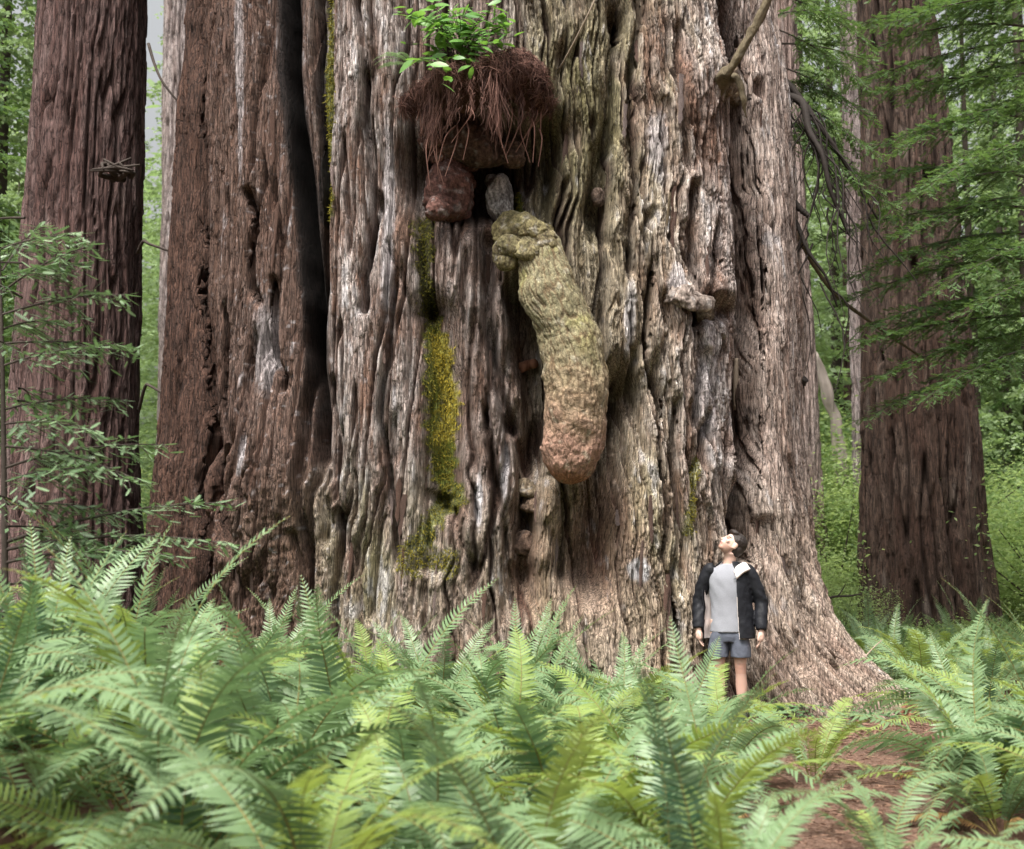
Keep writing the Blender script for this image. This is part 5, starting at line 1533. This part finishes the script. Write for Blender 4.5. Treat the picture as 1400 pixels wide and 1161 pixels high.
for s_ in (-1, 1):
    def build_shoe(mb, s_=s_):
        kx = .108 * s_
        tube(mb, [(kx, .05, .045), (kx * 1.02, .0, .05), (kx * 1.12, -.09, .045), (kx * 1.22, -.17, .036), (kx * 1.26, -.205, .03)], [.042, .048, .047, .042, .026], 16)
        tube(mb, [(kx, .02, .06), (kx, .018, .105)], [.047, .045], 16)
        tube(mb, [(kx, .06, .014), (kx * 1.1, -.08, .014), (kx * 1.25, -.20, .014)], [.043, .049, .034], 14)
    solid('shoe', build_shoe, M_shoe, .007, 2)

# ------------------------------------------------------------------ small things on the floor
# fallen log with red broken end
lp = at(1236, 968, 13.15)
log = thing('fallen_log', 'short fallen log with a red broken end lying beside the path', 'log', (lp[0], lp[1], float(gz(lp[0], lp[1]))))
mb = MB(); P = smooth_path([(0.02, -.12, .10), (-.02, .15, .11), (-.15, .7, .12), (-.4, 1.5, .12)], 20); tube(mb, P, np.linspace(.105, .09, 20), 18, col=None)
v_ = mb.v[0]; v_ += .012 * np.stack([gn(v_[:, 0] * 30, v_[:, 1] * 5, 1), 0 * v_[:, 0], gn(v_[:, 2] * 30, v_[:, 1] * 5, 2)], -1)
link('trunk', mb.mesh('log_trunk'), M_palewood, log)
mb = MB(); n = 18; th = np.linspace(0, 2 * math.pi, n, endpoint=False); r = np.random.default_rng(4)
vv = [np.array([.02, -.128, .10])]
for k_, rr_ in enumerate((.035, .065, .095)):
    for t in th: vv.append(np.array([.02 + rr_ * math.cos(t), -.128 - r.uniform(0, .05), .10 + rr_ * math.sin(t)]))
fs = [np.array([[0, 1 + i, 1 + (i + 1) % n] for i in range(n)]), np.array([[1 + k_ * n + i, 1 + (k_ + 1) * n + i, 1 + (k_ + 1) * n + (i + 1) % n, 1 + k_ * n + (i + 1) % n] for k_ in range(2) for i in range(n)])]
mb.add(np.array(vv), fs); link('broken_end', mb.mesh('broken_end'), M_redwood, log)

def fallen(label, pl, r0, r1, mat, twigs=()):
    P = smooth_path([at(*a) for a in pl], 24)
    o = thing('fallen_branch', label, 'branch', tuple(P[0]))
    mb = MB(); tube(mb, P - P[0], np.linspace(r0, r1, 24), 8); link('stem', mb.mesh('stem'), mat, o)
    for tw in twigs:
        Q = smooth_path([at(*a) for a in tw], 10); mb = MB(); tube(mb, Q - P[0], np.linspace(r1, r1 * .5, 10), 6); link('twig', mb.mesh('twig'), mat, o)
fallen('grey fallen branch leaning beside the root flare at right of the giant', [(1212, 962, 13.6), (1190, 935, 13.8), (1168, 905, 14.0), (1150, 870, 14.2), (1140, 850, 14.3)], .018, .010, M_palewood,
       [[(1172, 912, 14.0), (1190, 890, 14.1), (1206, 875, 14.2)], [(1180, 925, 13.9), (1188, 905, 13.9), (1195, 900, 13.8)]])
fallen('dark dead branch lying across the pale shrubs before the right redwood', [(1118, 822, 17.5), (1140, 816, 17.5), (1160, 815, 17.6), (1178, 812, 17.8)], .018, .010, M_deadwood, [[(1145, 816, 17.5), (1152, 806, 17.5), (1156, 798, 17.5)]])
# red splintered stump among the left ferns
sp_ = at(296, 838, 11.9)
stp = thing('broken_stump', 'small splintered red stump rising from the ferns at left of the giant', 'stump', (sp_[0], sp_[1], float(gz(sp_[0], sp_[1]))))
mb = MB(); r = np.random.default_rng(6)
for i in range(12):
    a = r.uniform(0, 6.28); q = np.array([.10 * math.cos(a), .10 * math.sin(a), 0]); h = r.uniform(.55, 1.0)
    P = np.array([q + np.array([.05 * t * math.cos(a) + .05 * t, 0, h * t]) for t in np.linspace(0, 1, 6)]); tube(mb, P, np.array([.05, .048, .045, .04, .03, .004]), 6, cap=False)
link('splintered_wood', mb.mesh('splintered_wood'), M_redwood, stp)

# wood sorrel patch at the foot of the giant, small seedlings
def sorrel(label, cx_, cy_, Y_, n, w, seed):
    q = at(cx_, cy_, Y_); q[2] = float(gz(q[0], q[1]))
    r = np.random.default_rng(seed); mb = MB()
    p = np.stack([r.normal(0, w, n), r.normal(0, w * .6, n), r.uniform(.03, .13, n)], -1)
    for k in range(3):
        a = r.uniform(0, 2.09, n) + k * 2.0944
        stamp(mb, *lance(1, .95), frames(p, np.stack([np.cos(a), np.sin(a), -.15 + 0 * a], -1), np.array([0, -.2, 1.0]) + r.normal(0, .15, (n, 3)), r.uniform(.022, .038, n)), np.clip(r.normal(.55, .2, n), 0, 1))
    o = link('wood_sorrel', mb.mesh('wood_sorrel'), M_clover); o.location = q
    tag(o, label, 'ground cover', kind='stuff')
sorrel('clump of small clover leaves at the foot of the giant beside the man', 1070, 972, 13.0, 260, .20, 1)
sorrel('sparse clover leaves on the litter in front of the root flare', 1175, 990, 12.9, 120, .30, 2)
sorrel('clover leaves under the ferns beyond the fallen log', 1290, 985, 13.2, 160, .35, 3)

# litter of needles and twigs on the path and round the tree
r = np.random.default_rng(13); mb = MB(); nL = 16000
i_ = r.integers(0, 90, nL)
p = PATH[i_] + nr[i_] * (PW[i_] * r.normal(0, .6, nL))[:, None] + r.normal(0, .1, (nL, 2))
k_ = r.random(nL) < .38
p[k_] = np.stack([r.uniform(1.2, 4.6, k_.sum()), r.uniform(11.5, 14.0, k_.sum())], -1)
P3 = np.concatenate([p, (gz(p[:, 0], p[:, 1]) + r.uniform(.008, .022, nL))[:, None]], 1)
a = r.uniform(0, 6.28, nL)
stamp(mb, *lance(1, .16), frames(P3, np.stack([np.cos(a), np.sin(a), r.normal(0, .12, nL)], -1), np.array([0, 0, 1.0]) + r.normal(0, .3, (nL, 3)), r.uniform(.02, .075, nL)), np.clip(r.normal(.45, .25, nL), 0, 1))
for i in range(150):
    a_ = r.integers(20, 75); q = PATH[a_] + nr[a_] * PW[a_] * r.normal(0, .7); az = r.uniform(0, 6.28); L = r.uniform(.06, .32)
    q = np.array([q[0], q[1], float(gz(q[0], q[1])) + .014]); d = np.array([math.cos(az), math.sin(az), r.normal(0, .06)])
    tube(mb, np.array([q, q + d * L * .5 + r.normal(0, .012, 3) * [1, 1, .3], q + d * L]), [.005, .004, .002], 4, np.clip(r.normal(.45, .3), 0, 1), cap=False)
o = link('needle_litter', mb.mesh('needle_litter'), M_litter); tag(o, 'reddish brown needle litter covering the path', 'litter', kind='stuff')

# rule out stray materials
for o in COL.objects:
    if o.type == 'MESH' and o.name.endswith('_raw'):
        bpy.data.objects.remove(o)
